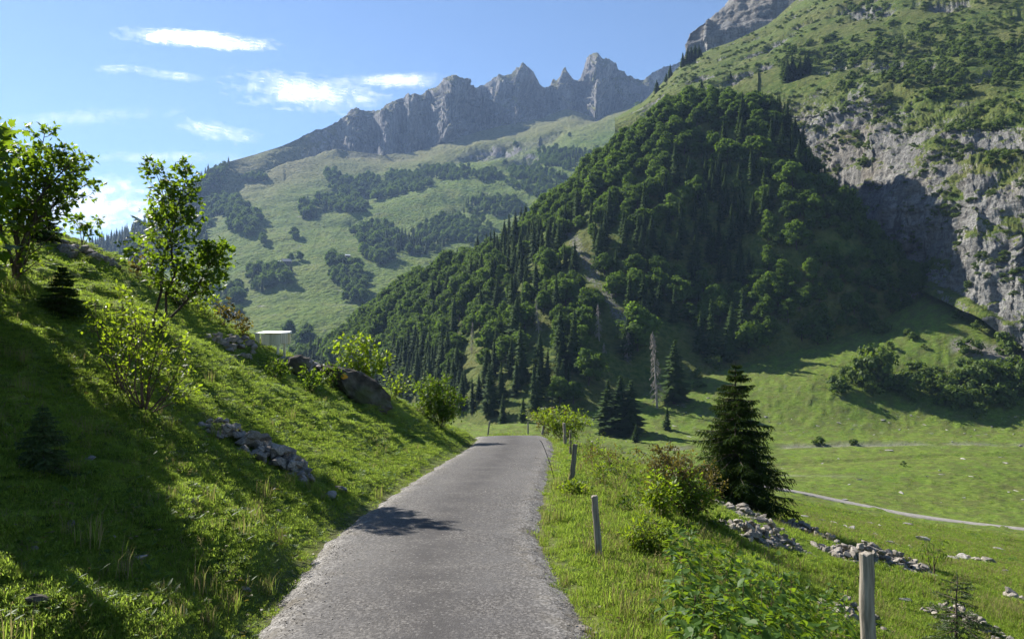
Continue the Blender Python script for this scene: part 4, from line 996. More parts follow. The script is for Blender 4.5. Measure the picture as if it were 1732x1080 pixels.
mk = MT('orange_paint'); mk.color((.55, .27, .02)); mk.rough(.8)
mw = bo.matrix_world.copy(); inv = mw.inverted()
def on_boulder(px, py):
    o = Vector((0, 0, EYE)); d = Vector(P(px, py, 1.0)) - o
    ok, loc, nor, _ = bo.ray_cast(inv @ o, (inv.to_3x3() @ d).normalized()); return (loc + nor * .03) if ok else None
ring = [on_boulder(px, py) for px, py in [(577, 634), (580, 632), (585, 634), (589, 637), (587, 640), (581, 641), (577, 638)]]
if all(q is not None for q in ring):
    mk.m.use_backface_culling = False; link('trail_mark', mesh_np('trail_mark', [q[:] for q in ring], [np.array([[0, i, i + 1]]) for i in range(1, 6)], [mk.m], False), bo)
rock_big('boulder', 'small mossy dark rock at the lower right end of the long boulder', 646, 690, (.55, .45, .42), .9, 31, M_BOULD, 3, (.2, .5))
rock_big('boulder', 'dark rock with a flat top at the upper left end of the long boulder', 560, 640, (.7, .6, .5), .3, 33, M_BOULD, 3, (0, .3))
rock_big('boulder', 'medium dark rock standing upright left of the large boulder', 505, 632, (.6, .5, .6), .6, 5, M_BOULD)
rock_big('boulder', 'pale block of stone leaning at the trunk foot of the big spruce', 1236, 852, (.55, .5, .75), .4, 6, M_STONE, 3, (.2, .2))
rock_big('boulder', 'flat grey slab sunk in the gravel at the road edge', 983, 1066, (.17, .11, .05), .1, 8, M_STONE)
rock_big('boulder', 'small ochre stone lying on the gravel at the road edge', 943, 1001, (.045, .04, .04), .4, 9, M_STONE)
rock_big('boulder', 'small white stone next to the flat slab at the road edge', 1006, 1073, (.05, .035, .03), .4, 10, M_STONE)
rock_big('boulder', 'flat grey stone half hidden in grass left of the road shadow', 558, 842, (.22, .15, .14), .5, 11, M_STONE)
rock_big('boulder', 'thin tilted slab of stone in the grass below the left stone wall', 575, 830, (.34, .12, .10), -.6, 12, M_STONE)
rock_big('boulder', 'grey stone in the shaded grass at the lower left', 62, 1018, (.13, .09, .07), .2, 13, M_BOULD)
for k, (px, py, hp) in enumerate([(1555, 914, 16), (1540, 926, 12), (1610, 946, 12), (1440, 894, 12), (1412, 886, 9), (1388, 882, 9), (1490, 890, 9), (1535, 888, 9), (1625, 944, 18), (1690, 930, 10), (1502, 920, 12), (1520, 922, 10), (1360, 876, 10), (1428, 892, 10), (1472, 886, 8), (1700, 968, 10), (1656, 975, 9), (1530, 1018, 14), (1480, 905, 8)]):
    p = hit(px, py); s = hp / F * p[1] * 1.5; o = link('meadow_rock', MSTONES[k % 5], None, (p[0], p[1], p[2] + .12 * s)); o.scale = (s * 1.3, s, s * .9); o.rotation_euler = (0, 0, k * 1.3)
    o['label'] = 'grey stone lying in the grass of the lower right meadow'; o['category'] = 'stone'; o['group'] = 'stones on the lower right meadow'
r = np.random.default_rng(77)
for k in range(170):
    px = r.uniform(930, 1740); py = r.uniform(655, 748) if k % 4 else r.uniform(750, 850)
    if py < 700 and px > 1300: py += 40
    p = hit(px, py, 60)
    if p is None: continue
    s = r.uniform(.35, 1.1) * (1.5 if r.random() < .12 else 1); o = link('meadow_rock', MSTONES[k % 5], None, (p[0], p[1], p[2] + .05)); o.scale = (s * 1.4, s, s * r.uniform(.5, .9)); o.rotation_euler = (0, 0, k * 1.7)
    o['label'] = 'small grey stone scattered on the valley meadow below the wood'; o['category'] = 'stone'; o['group'] = 'stones scattered on the valley meadow'

# ------------------------------------------------------------------ leaves
def leaf_shape(kind):
    if kind == 'maple':
        out = [(0, 0), (.14, -.05), (.34, .02), (.26, .16), (.50, .34), (.30, .40), (.33, .58), (.17, .58), (0, 1.0), (-.17, .58), (-.33, .58), (-.30, .40), (-.50, .34), (-.26, .16), (-.34, .02), (-.14, -.05)]
        V = [(0, .32, 0)] + [(x, y, -.16 * abs(x) - .10 * y * y) for x, y in out]; n = len(out)
        return np.array(V), np.array([[0, i + 1, (i + 1) % n + 1] for i in range(n)])
    if kind == 'oval':
        w = [(0, 0), (.5, .16), (.9, .24), (.95, .5), (.7, .78), (0, 1)]
        V = [(0, 0, 0), (.20, .22, .05), (.28, .5, .05), (.17, .78, .0), (0, 1, -.10), (-.17, .78, .0), (-.28, .5, .05), (-.20, .22, .05), (0, .5, -.02)]
        return np.array(V), np.array([[8, 0, 1], [8, 1, 2], [8, 2, 3], [8, 3, 4], [8, 4, 5], [8, 5, 6], [8, 6, 7], [8, 7, 0]])
    if kind == 'lance':
        V = [(0, 0, 0), (.10, .35, .02), (.08, .7, -.03), (0, 1, -.16), (-.08, .7, -.03), (-.10, .35, .02), (0, .5, -.02)]
        return np.array(V), np.array([[6, 0, 1], [6, 1, 2], [6, 2, 3], [6, 3, 4], [6, 4, 5], [6, 5, 0]])
LS = {k: leaf_shape(k) for k in ('maple', 'oval', 'lance')}

def put_leaves(g, kind, pos, axis, nrm, size, tint, mi=0):
    V0, F0 = LS[kind]; n = len(pos)
    axis = axis / (np.linalg.norm(axis, axis=1)[:, None] + 1e-9)
    nrm = nrm - (nrm * axis).sum(1)[:, None] * axis; nrm /= np.linalg.norm(nrm, axis=1)[:, None] + 1e-9
    sd = np.cross(axis, nrm)
    V = pos[:, None] + np.asarray(size).reshape(-1, 1, 1) * (V0[None, :, :1] * sd[:, None] + V0[None, :, 1:2] * axis[:, None] + V0[None, :, 2:] * nrm[:, None])
    Fc = (F0[None] + (np.arange(n) * len(V0))[:, None, None]).reshape(-1, 3)
    g.add(V.reshape(-1, 3), Fc, mi, np.repeat(np.broadcast_to(tint, (n,)), len(V0)))

def bend(p0, p1, r, sag=.08, n=6):
    p0, p1 = np.array(p0, float), np.array(p1, float); t = np.linspace(0, 1, n)[:, None]; L = np.linalg.norm(p1 - p0)
    off = r.normal(size=3) * L * sag; return p0 + (p1 - p0) * t + off * np.sin(t * math.pi) + r.normal(size=(n, 3)) * L * .008

def woody(name, label, cat, base, leaders, prof, leaf='maple', lmat=None, lsize=.085, nb=16, twigs=5, per=5, r0=.02, seed=1, up=.55, bare=.25, bark=None, group=None, tint=(0, 1), hang=.3):
    """stems with side branches, twigs and single leaves. leaders: tips in world space; prof: branch length along each leader"""
    r = np.random.default_rng(seed); base = np.array(base, float); S = Geo(); Lf = Geo(); pos = []; ax = []
    for tip in leaders:
        b0 = base + r.normal(size=3) * np.array([1, 1, 0]) * r0 * 1.5 - (0, 0, .05)
        pl = bend(b0, tip, r, .06, 9); H = np.linalg.norm(pl[-1] - pl[0])
        rr = r0 * (1 - .85 * np.linspace(0, 1, 9)); V, Q = tube(pl, rr, 6); S.add(V - base, Q)
        d0 = (pl[-1] - pl[0]) / H
        pos.append(pl[-1]); ax.append(d0)
        for k in range(nb):
            t = bare + (1 - bare) * (k + r.uniform(0, 1)) / nb; q = pl[0] + 0; q = np.array([np.interp(t, np.linspace(0, 1, 9), pl[:, c]) for c in range(3)])
            L = np.interp(t, np.linspace(0, 1, len(prof)), prof) * r.uniform(.6, 1.15); a = k * 2.4 + r.uniform(-.6, .6)
            d = np.array([math.cos(a), math.sin(a), up + r.uniform(-.2, .35)]); d /= np.linalg.norm(d)
            e = q + d * L; bl = bend(q, e, r, .10, 5); V, Q = tube(bl, np.linspace(r0 * .38 * (1.1 - t * .6), .0022, 5), 4); S.add(V - base, Q)
            for m in range(twigs):
                u = r.uniform(.3, 1.0) if m else 1.0; o = np.array([np.interp(u, np.linspace(0, 1, 5), bl[:, c]) for c in range(3)])
                td = d * .6 + rdir(r, 1)[0] * .75 + np.array([0, 0, .2]); td /= np.linalg.norm(td); tl = L * r.uniform(.18, .42) + .04
                V, Q = tube(bend(o, o + td * tl, r, .08, 3), [.0028, .002, .0012], 3); S.add(V - base, Q)
                for w in range(per):
                    s_ = (w + 1) / per; pos.append(o + td * tl * s_ + rdir(r, 1)[0] * .02); ax.append(td * .6 + rdir(r, 1)[0] * .9 + np.array([0, 0, -hang]))
    pos = np.array(pos); ax = np.array(ax); n = len(pos)
    pos = pos + (ax / np.linalg.norm(ax, axis=1)[:, None]) * lsize * .35
    nr = np.array([0, 0, 1.0]) + r.normal(size=(n, 3)) * .55
    put_leaves(Lf, leaf, pos - base, ax, nr, lsize * r.uniform(.6, 1.25, n), np.clip(tint[0] + (tint[1] - tint[0]) * r.beta(1.4, 1.8, n), 0, 1))
    t = thing(name, label, cat, tuple(base), 0, group)
    link('stems', S.mesh('stems', [bark or M_TWIG]), t)
    f = link('foliage', Lf.mesh('foliage', [lmat or L_MAPLE], False), t); f['kind'] = 'stuff'
    return t

def W(px, py, Y): return np.array(P(px, py, Y))
# maple saplings on the left bank
y = 13.0; b = hit(265, 556)
woody('maple_sapling', 'slender young maple with two leaders standing alone on the left bank', 'tree', b, [W(258, 276, b[1] - .1), W(318, 282, b[1] + .2), W(366, 418, b[1] - .2)], [.30, .66, .74, .60, .46, .30, .12], 'maple', L_MAPLE, .086, 42, 5, 5, .026, 21, .5, .24, M_BARK)
b = hit(28, 462)
woody('maple_tree', 'multi-stemmed maple tree cut by the left edge of the photo', 'tree', b, [W(74, 222, b[1]), W(30, 246, b[1] + .4), W(104, 246, b[1] - .3), W(140, 268, b[1]), W(-20, 230, b[1] - .4), W(150, 312, b[1] + .3), W(-70, 250, b[1])], [.10, .16, .50, .62, .56, .44, .18], 'maple', L_MAPLE, .092, 23, 5, 5, .034, 22, .4, .36, M_BARK)
woody('maple_bush', 'bare-stemmed maple suckers with few yellow leaves under the left tree', 'bush', hit(22, 470), [W(-8, 380, b[1]), W(60, 384, b[1]), W(96, 392, b[1] - .2), W(18, 360, b[1]), W(80, 430, b[1] - .3), W(40, 420, b[1] - .4)], [.05, .12, .22, .2, .15], 'maple', L_YELLOW, .085, 7, 2, 2, .018, 23, .4, .3)
b = hit(138, 419)
woody('maple_sapling', 'tiny maple seedling on the skyline right of the left tree', 'tree', b, [W(136, 366, b[1]), W(164, 370, b[1]), W(146, 384, b[1])], [.05, .1, .25, .22, .1], 'maple', L_MAPLE, .11, 7, 3, 3, .012, 24, .4, .5)
# trees of the same kind just outside the frame, whose shade falls on the lower left bank
for k, (x, y, h) in enumerate([(-8.35, 10.4, 3.3), (-9.6, 11.9, 3.4), (-7.5, 8.9, 2.8), (-7.9, 9.7, 3.1), (-6.6, 7.6, 2.2), (-9.0, 10.9, 3.2), (-7.0, 8.3, 2.7), (-8.0, 9.3, 3.3)]):
    z = gz1(x, y); woody('maple_tree', 'leafy maple outside the left edge of the photo shading the bank', 'tree', (x, y, z), [(x + .2, y, z + h), (x - .5, y + .4, z + h * .9), (x + .7, y - .3, z + h * .85)], [.3, .6, .75, .8, .75, .6, .25], 'maple', L_MAPLE, .17, 28, 6, 5, .04, 40 + k, .4, .15, M_BARK, 'maples beyond the left edge of the photo')
# shrubs
b = hit(243, 696); r = np.random.default_rng(5)
tips = [W(px, py, b[1] + r.uniform(-.3, .3)) for px, py in [(196, 560), (215, 545), (238, 528), (262, 540), (285, 545), (302, 560), (316, 585), (322, 630), (180, 600), (228, 585), (255, 575), (280, 590), (300, 620), (210, 620), (326, 668)]]
woody('elder_bush', 'many-stemmed shrub with bare twigs and bright yellow-green leaf tips on the left bank', 'bush', b, tips, [.03, .06, .13, .18, .12], 'oval', L_YELLOW, .058, 8, 2, 4, .011, 25, .5, .45)
b = hit(205, 660)
woody('elder_bush', 'tall thin-stemmed shrub with sparse yellow leaves behind the many-stemmed shrub', 'bush', b, [W(px, py, b[1] + r.uniform(-.2, .2)) for px, py in [(194, 480), (208, 492), (222, 510), (160, 512), (176, 530), (150, 545), (232, 545)]], [.03, .05, .12, .16, .10], 'oval', L_YELLOW, .062, 7, 2, 4, .011, 26, .5, .4)
b = hit(612, 650)
woody('hazel_bush', 'yellow-green bush behind the dark boulder', 'bush', b, [W(px, py, b[1] + .6) for px, py in [(570, 585), (590, 575), (612, 570), (632, 580), (645, 600), (655, 612), (600, 590)]], [.05, .15, .3, .3, .2], 'maple', L_YELLOW, .095, 10, 3, 5, .014, 27)
b = hit(745, 722)
woody('hazel_bush', 'dense green bush on the left bank where the road bends out of sight', 'bush', b, [W(px, py, b[1] + .3) for px, py in [(712, 655), (730, 645), (748, 642), (765, 660), (778, 678), (722, 680), (752, 668), (770, 700), (705, 690)]], [.15, .3, .42, .4, .25], 'oval', L_GREEN, .085, 15, 4, 6, .014, 28)
b = hit(664, 668)
woody('hazel_bush', 'thin-stemmed bush with a few leaves between boulder and dense green bush', 'bush', b, [W(px, py, b[1]) for px, py in [(656, 610), (672, 640), (690, 640), (683, 655), (700, 660)]], [.03, .08, .14, .16, .1], 'oval', L_YELLOW, .10, 6, 2, 3, .012, 29)
for k, (px, py, ts, lab, lm) in enumerate([(305, 520, [(292, 498), (306, 496), (318, 500), (300, 505)], 'small bright green bush on the skyline of the left bank', L_GREEN), (345, 536, [(335, 490), (350, 498), (342, 470), (362, 505)], 'spindly twigs with few leaves on the skyline right of the maple sapling', L_YELLOW), (378, 552, [(370, 515), (384, 508), (392, 520), (400, 530)], 'low rusty twigs on the skyline of the left bank', L_RUST), (410, 570, [(402, 535), (412, 540), (420, 552)], 'dry twiggy plant on the skyline left of the raised wooden box', L_RUST), (232, 470, [(222, 430), (236, 440), (250, 445)], 'rusty twigs on the skyline left of the maple sapling', L_RUST), (525, 664, [(518, 625), (530, 630), (540, 640)], 'leafy sprout in front of the rubble by the boulder', L_GREEN), (470, 640, [(462, 610), (476, 615), (484, 622)], 'leafy sprout below the raised wooden box', L_GREEN), (560, 655, [(552, 620), (565, 616), (575, 630)], 'green weeds growing up the left side of the dark boulder', L_GREEN)]):
    b = hit(px, py); woody('small_bush', lab, 'bush', b, [W(x_, y_, b[1]) for x_, y_ in ts], [.04, .08, .14, .12, .08], 'oval', lm, .085, 7, 3, 3, .008, 60 + k)
x_ = (952 - HX) / F * 27.5; b = np.array([x_, 27.5, gz1(x_, 27.5)]); r = np.random.default_rng(8)
woody('hazel_bush', 'wide yellow and reddish bush behind the fence posts at the road bend', 'bush', b, [W(px, py, b[1] + r.uniform(0, 1.2)) for px, py in [(898, 706), (912, 700), (925, 698), (940, 696), (955, 692), (968, 700), (980, 704), (990, 712), (948, 715), (975, 722), (930, 716)]], [.15, .3, .42, .4, .25], 'oval', L_YELLOW, .085, 12, 4, 5, .014, 30)
x_ = (925 - HX) / F * 28; b = np.array([x_, 28, gz1(x_, 28)])
woody('hazel_bush', 'reddish tips of the bush at the road bend behind the posts', 'bush', b, [W(px, py, b[1] + 1) for px, py in [(905, 698), (922, 692), (935, 693), (962, 694)]], [.05, .15, .25, .22, .12], 'oval', L_RUST, .10, 8, 3, 4, .012, 31)
b = hit(1150, 872); sp_ = b[1]
woody('rowan_bush', 'wide rusty-brown bush left of the big spruce', 'bush', b, [W(px, py, b[1] + r.uniform(0, 1.5)) for px, py in [(1098, 770), (1115, 762), (1130, 766), (1150, 775), (1170, 790), (1188, 800), (1205, 812), (1120, 790), (1145, 800), (1212, 840), (1170, 830)]], [.1, .2, .32, .32, .2], 'oval', L_RUST, .045, 18, 5, 7, .014, 32, .4, .2)
woody('rowan_bush', 'dark green lower bush mixed in front of the rusty bush', 'bush', hit(1155, 875), [W(px, py, b[1] - .2) for px, py in [(1120, 815), (1140, 800), (1165, 815), (1190, 835), (1205, 850), (1150, 835)]], [.12, .25, .32, .3, .2], 'oval', L_MAPLE, .05, 16, 5, 6, .012, 33, .4, .15)
b = hit(1118, 880)
woody('small_bush', 'bright leafy shoots in front of the rusty bush', 'bush', b, [W(px, py, b[1]) for px, py in [(1108, 812), (1120, 815), (1132, 822), (1140, 835), (1102, 840)]], [.04, .1, .14, .14, .1], 'oval', L_YELLOW, .075, 8, 3, 4, .010, 34)
b = hit(1092, 940)
woody('small_bush', 'round bright yellow-green bush right of the middle fence post', 'bush', b, [W(px, py, b[1] + r.uniform(-.1, .2)) for px, py in [(1066, 895), (1075, 886), (1088, 884), (1100, 886), (1112, 892), (1122, 900), (1082, 905), (1104, 908), (1062, 912), (1126, 918)]], [.03, .06, .09, .09, .06], 'lance', L_YELLOW, .075, 9, 3, 5, .005, 35, .6, .1)
b = hit(968, 838)
woody('small_bush', 'low yellow-flowered weed at the foot of the leaning fence post', 'bush', b, [W(px, py, b[1]) for px, py in [(952, 826), (962, 818), (975, 816), (985, 822), (992, 830)]], [.03, .06, .09, .09, .06], 'oval', L_YELLOW, .05, 6, 3, 4, .004, 36)
for k, (px, py, hp, lm) in enumerate([(1045, 830, 60, L_GREEN), (1062, 812, 50, L_YELLOW), (1030, 800, 40, L_RUST), (1012, 775, 30, L_YELLOW), (995, 762, 34, L_GREEN), (1085, 850, 40, L_GREEN), (1060, 870, 30, L_GREEN), (1015, 820, 30, L_YELLOW), (1000, 790, 30, L_RUST), (975, 770, 40, L_GREEN), (1210, 900, 26, L_GREEN), (1160, 925, 34, L_GREEN)]):
    b = hit(px, py); h = hp / F * b[1]
    woody('weed', 'leafy weed among the tall grass between fence posts and rusty bush', 'plant', b, [b + (r.normal() * .25 * h, r.normal() * .25 * h, h * r.uniform(.7, 1.1)) for _ in range(4)], [.1 * h, .2 * h, .25 * h, .2 * h], 'oval', lm, .05, 6, 2, 3, .004, 80 + k, group='weeds between the posts and the rusty bush')

# broad-leaved brambles at the lower right, leaf by leaf
OV = {}
def single_leaf(kind, mat, name):
    V, Fc = LS[kind]; return mesh_np(name, V, Fc, [mat], True, {'tint': np.full(len(V), .45)})
BR_LEAF = [single_leaf('oval', L_GREEN, 'bramble_leaf'), single_leaf('oval', L_MAPLE, 'bramble_leaf'), single_leaf('oval', L_GREEN, 'bramble_leaf')]
r = np.random.default_rng(9)
for k in range(46):
    px = r.uniform(1135, 1440); py = r.uniform(990, 1150) - .10 * (px - 1135) * 0; b = hit(px, py, 2.5)
    if b is None: continue
    h = r.uniform(.22, .46) * (1.15 if px < 1350 else .85)
    t = thing('bramble', 'broad-leaved green bramble shoot in the patch at the lower right', 'plant', tuple(b), 0, 'bramble shoots in the lower right patch')
    S = Geo(); tip = np.array([r.normal() * .10, r.normal() * .10, h]); pl = bend((0, 0, -.03), tip, r, .1, 7); V, Q = tube(pl, np.linspace(.005, .0018, 7), 5); S.add(V, Q); link('stem', S.mesh('stem', [M_TWIG]), t)
    for m in range(10):
        u = .2 + .8 * (m + 1) / 10; q = [np.interp(u, np.linspace(0, 1, 7), pl[:, c]) for c in range(3)]; a = m * 2.4 + r.uniform(-.4, .4)
        l = link('leaf', BR_LEAF[r.integers(3)], t, q); s = r.uniform(.065, .115) * (1.15 - .5 * u); l.scale = (s * 1.25, s, s); l.rotation_euler = (r.uniform(-.75, .15), r.uniform(-.35, .35), a)
r = np.random.default_rng(10)
BP = Geo()
for k in range(2600):
    b = np.array([0, math.exp(r.uniform(math.log(4.0), math.log(8.2)))]); b[0] = (r.uniform(1130, 1445) - HX) / F * b[1]
    z = r.uniform(.05, .36); put_leaves(BP, 'oval', np.array([[b[0], b[1], z]]), np.array([[r.normal(), r.normal(), -.25]]), np.array([[0, 0, 1.0]]) + r.normal(size=(1, 3)) * .35, r.uniform(.05, .10, 1), r.random(1))
bp_me = BP.mesh('bramble_undergrowth', [L_GREEN], False)
co = np.empty(len(bp_me.vertices) * 3, np.float32); bp_me.vertices.foreach_get('co', co); co = co.reshape(-1, 3); co[:, 2] += gz(co[:, 0], co[:, 1]); bp_me.vertices.foreach_set('co', co.ravel()); bp_me.update()
link('bramble_undergrowth', bp_me, kind='stuff', label='dense broad-leaved undergrowth at the lower right', category='undergrowth')

# ------------------------------------------------------------------ conifers close by
def near_spruce(name, label, base, h, wide, seed, mat=None, whorls=22, per=6, low=.06, spray=9, tw=.9, cat='tree'):
    r = np.random.default_rng(seed); S = Geo(); N = Geo(); base = np.array(base, float)
    V, Q = tube(np.c_[r.normal(size=9) * .006 * h, r.normal(size=9) * .006 * h, np.linspace(-.05, h, 9)], h * np.linspace(.022, .002, 9), 8); S.add(V, Q)
    for a in range(whorls):
        t = (a + r.uniform(-.35, .35)) / whorls; zw = h * (low + (1 - low) * t)
        for b in range(max(3, per - int(3 * t))):
            z = zw + r.uniform(-.55, .55) * h / whorls * (1 - t)
            th0 = a * 1.1 + 6.283 * b / max(3, per - int(3 * t)) + r.uniform(-.4, .4); ln = wide * h * ((1 - t) ** .85 + .03) * r.uniform(.6, 1.12)
            c, s = math.cos(th0), math.sin(th0); out = np.array([c, s, 0.]); sd = np.array([-s, c, 0.]); up = .5 * t - .18
            n = 7; q = np.linspace(0, 1, n); zc = ln * (up * q - .42 * q ** 2 + .30 * q ** 3.2 * 1.0)
            pl = out * (ln * q)[:, None] + np.c_[np.zeros((n, 2)), z + zc]; pl += sd * (r.normal() * .05 * ln * q ** 2)[:, None]
            V, Q = tube(pl, np.linspace(.007 * h * (1 - t) ** .6 + .002, .0015, n), 4); S.add(V, Q)
            m = max(4, int(spray * (.4 + ln / (wide * h))))
            for k in range(m):
                u = .18 + .82 * (k + r.random()) / m; o = np.array([np.interp(u, q, pl[:, cc]) for cc in range(3)])
                for sg in (-1, 1):
                    tl = ln * (.34 * (1 - u) + .13) * r.uniform(.7, 1.2); d = out * .55 + sd * sg * r.uniform(.5, 1) + np.array([0, 0, r.uniform(-tw, -.1)]); d /= np.linalg.norm(d)
                    e = o + d * tl; wv = np.cross(d, [0, 0, 1.0]); wv /= np.linalg.norm(wv) + 1e-9; ti = np.clip(.25 * u + r.uniform(0, .7), 0, 1)
                    # needles: short blades along the twig
                    nn = max(6, int(tl / (.011 * h ** .5)) + 2); v = (np.arange(nn) + r.random(nn)) / nn; cpos = o + d * (tl * v)[:, None]
                    nd = rdir(r, nn) * .75 + d * .65 + np.array([0, 0, -.25]); L = (.026 * h ** .5 + .014) * r.uniform(.7, 1.3, nn) * (1.15 - .5 * v)
                    wq = np.cross(nd, d); wq /= np.linalg.norm(wq, axis=1)[:, None] + 1e-9; ww = L * .17
                    T = np.stack([cpos - wq * ww[:, None], cpos + wq * ww[:, None], cpos + nd * L[:, None]], 1).reshape(-1, 3); N.add(T, np.arange(3 * nn).reshape(nn, 3), 0, ti)
                    N.add([o - wv * tl * .05, o + wv * tl * .05, e], [[0, 1, 2]], 0, ti * .5)
    t = thing(name, label, cat, tuple(base)); link('trunk', S.mesh('trunk', [M_BARK]), t); f = link('crown', N.mesh('crown', [mat or L_SPRUCE], False), t); f['kind'] = 'stuff'
    return t
b = hit(1245, 858); HS = (858 - 612) / F * b[1]
near_spruce('spruce_tree', 'big dark free-standing spruce on the slope right of the road', b, HS, .43, 3, None, 30, 9, .02, 16, 1.3)
b = hit(106, 534); near_spruce('spruce_tree', 'dark squat spruce bush on the left bank left of the maple sapling', b, 86 / F * b[1], .55, 4, None, 18, 9, .0, 11, .5)
b = hit(72, 796, 2.5); near_spruce('spruce_tree', 'small young spruce in the shade at the left edge of the bank', b, 112 / F * b[1], .50, 5, L_YSPR, 15, 7, .02, 9, .5)
b = hit(72, 408); near_spruce('spruce_tree', 'dark spruce bush on the skyline behind the left maple tree', b, 62 / F * b[1], .75, 6, None, 18, 9, .0, 11, .5)
b = hit(1618, 1118, 2.5)
near_spruce('pine_sapling', 'young conifer with long bare yellow leader at the lower right edge', b, (1118 - 963) / F * b[1], .62, 7, L_YSPR, 9, 6, .0, 9, .1)
b = hit(1578, 972); woody('rowan_sapling', 'thin little sapling with a drooping crown on the lower right slope', 'tree', b, [W(1578, 918, b[1]), W(1566, 922, b[1]), W(1590, 924, b[1])], [.02, .05, .2, .24, .16], 'lance', L_MAPLE, .11, 5, 3, 4, .014, 37, .1, .62, hang=.9)

# ------------------------------------------------------------------ fence posts along the road
def post(px, py_base, py_top, px_top, wpx, label, Y=None, seed=0):
    r = np.random.default_rng(seed)
    p = hit(px, py_base, 2.5) if Y is None else np.array(P(px, py_base, Y))
    if Y is not None: p[2] = gz1(p[0], p[1])
    top = np.array(P(px_top, py_top, p[1])); rad = wpx / 2 / F * p[1]; n = 12; k = 14
    t = np.linspace(-.12, 1, n); pl = p + (top - p) * t[:, None] + r.normal(size=(n, 3)) * rad * .06
    V, Q = tube(pl, rad * (1.08 - .16 * t) * (1 + r.normal(size=n) * .02), k)
    V = V.reshape(n, k, 3); c = V.mean(1, keepdims=True); flat = 1 + .10 * np.sin(np.arange(k) * 2 * math.pi / k * 3 + seed)[None, :, None] + r.normal(size=(1, k, 1)) * .035; V = c + (V - c) * flat
    V[-1, :, 2] += r.normal(size=k) * rad * .12
    rim = V[-1] * .8 + c[-1] * .2; rim[:, 2] += rad * .10; cc = c[-1] + np.array([[0, 0, rad * .06]])
    A = np.concatenate([V.reshape(-1, 3), rim, cc]); i0 = (n - 1) * k; j = np.arange(k); jn = (j + 1) % k
    Q2 = np.stack([i0 + j, i0 + jn, n * k + jn, n * k + j], 1); T = np.stack([n * k + j, n * k + jn, np.full(k, (n + 1) * k)], 1)
    me = mesh_np('fence_post', A - p, [np.concatenate([Q, Q2]), T], [M_POST], True); me.set_sharp_from_angle(angle=.7)
    o = link('fence_post', me, None, tuple(p)); o['label'] = label; o['category'] = 'fence post'; o['group'] = 'wooden posts along the right side of the road'
    return o
post(1476, 1240, 936, 1463, 25, 'thick round weathered post nearest the camera at the lower right', 4.0, 1)
post(1014, 946, 838, 1005, 11.5, 'slim weathered post leaning slightly left beside the round yellow-green bush', None, 2)
post(967, 812, 751, 973, 8.5, 'stout dark post leaning right above the yellow-flowered weed', None, 3)
post(965, 768, 728, 965, 4.2, 'thin dark post just behind the stout leaning post', None, 4)
post(956, 752, 715, 954, 5.5, 'grey post in front of the bush at the road bend', None, 5)
post(917, 735, 712, 921, 4.0, 'leaning post at the left part of the bush at the road bend', None, 6)
post(893, 734, 714, 893, 2.6, 'thin post at the left end of the bush at the road bend', None, 7)
post(825, 736, 713, 828, 2.6, 'lone thin leaning post on the verge beyond the end of the road', None, 8)
rod = MT('dark_rod'); rod.color((.02, .022, .02)); rod.rough(.5)
b = hit(940, 812); V, Q = tube([b - (0, 0, .1), np.array(P(931, 785, b[1])), np.array(P(921, 758, b[1])), np.array(P(916, 747, b[1])), np.array(P(913, 744, b[1]))], [.006, .006, .006, .006, .005], 6)
o = link('bent_rod', mesh_np('bent_rod', V - b, Q, [rod.m]), None, tuple(b)); o['label'] = 'thin dark bent rod stuck in the grass at the right road edge'; o['category'] = 'rod'

# ------------------------------------------------------------------ raised wooden box on the left slope
pale = mat_simple('pale_larch_boards', [(.3, (.70, .62, .42)), (.7, (.84, .78, .58))], 6, (1, 1, .1), .3, .003, .7)
white = MT('bleached_top'); white.color((.80, .78, .72)); white.rough(.45)
bY = 18.3; k = bY / F; c0 = np.array(P(458, 600, bY)); root = thing('wooden_box', 'pale raised wooden box on legs standing on the left slope', 'wooden box', tuple(c0), 0, None, (.86, .86, 1.0))
def board(nm, x0, x1, y0, y1, z0, z1, mat=pale, ch=.004):
    b = bmesh.new(); bmesh.ops.create_cube(b, size=1)
    for v in b.verts: v.co = ((x0 + x1) / 2 + v.co.x * (x1 - x0), (y0 + y1) / 2 + v.co.y * (y1 - y0), (z0 + z1) / 2 + v.co.z * (z1 - z0))
    bmesh.ops.bevel(b, geom=b.edges[:], offset=ch, segments=1, affect='EDGES'); me = bpy.data.meshes.new(nm); b.to_mesh(me); b.free()
    me.materials.append(mat if not isinstance(mat, MT) else mat.m); return link(nm, me, root)
X = lambda px: (px - 458) * k; Z = lambda py: (600 - py) * k
for i in range(9): board('plank', X(439) + i * .0617, X(439) + i * .0617 + .058, -.02, .0, Z(584 - (i % 3) * .3), Z(565.5))
for i in range(2): board('plank', X(430) + i * .062, X(430) + i * .062 + .058, -.12, -.10, Z(583), Z(563.5))
for i in range(4):
    q = board('plank', -.030, .030, -.01, .01, Z(581), Z(563.5)); q.location = (X(478.5) + .036 * i, .02 + .055 * i, 0); q.rotation_euler = (0, 0, .98)
for i in range(7): board('plank', X(432) + i * .11, X(432) + i * .11 + .105, .62, .64, Z(582), Z(564))
tb = mesh_np('top_board', [(X(429), -.14, Z(563.4)), (X(440), -.14, Z(563.4)), (X(444), -.05, Z(563.4)), (X(477), -.05, Z(563.4)), (X(488), .26, Z(563.4)), (X(486), .66, Z(563.4)), (X(429), .66, Z(563.4))] + [(X(429), -.14, Z(563)), (X(440), -.14, Z(563)), (X(444), -.05, Z(563)), (X(477), -.05, Z(563)), (X(488), .26, Z(561.8)), (X(486), .66, Z(559.3)), (X(429), .66, Z(559.3))],
             [np.array([[i, (i + 1) % 7, (i + 1) % 7 + 7, i + 7] for i in range(7)]), np.array([[7, 8, 9, 10, 11, 12, 13]]), np.array([[6, 5, 4, 3, 2, 1, 0]])], [white.m], False)
link('top_board', tb, root)
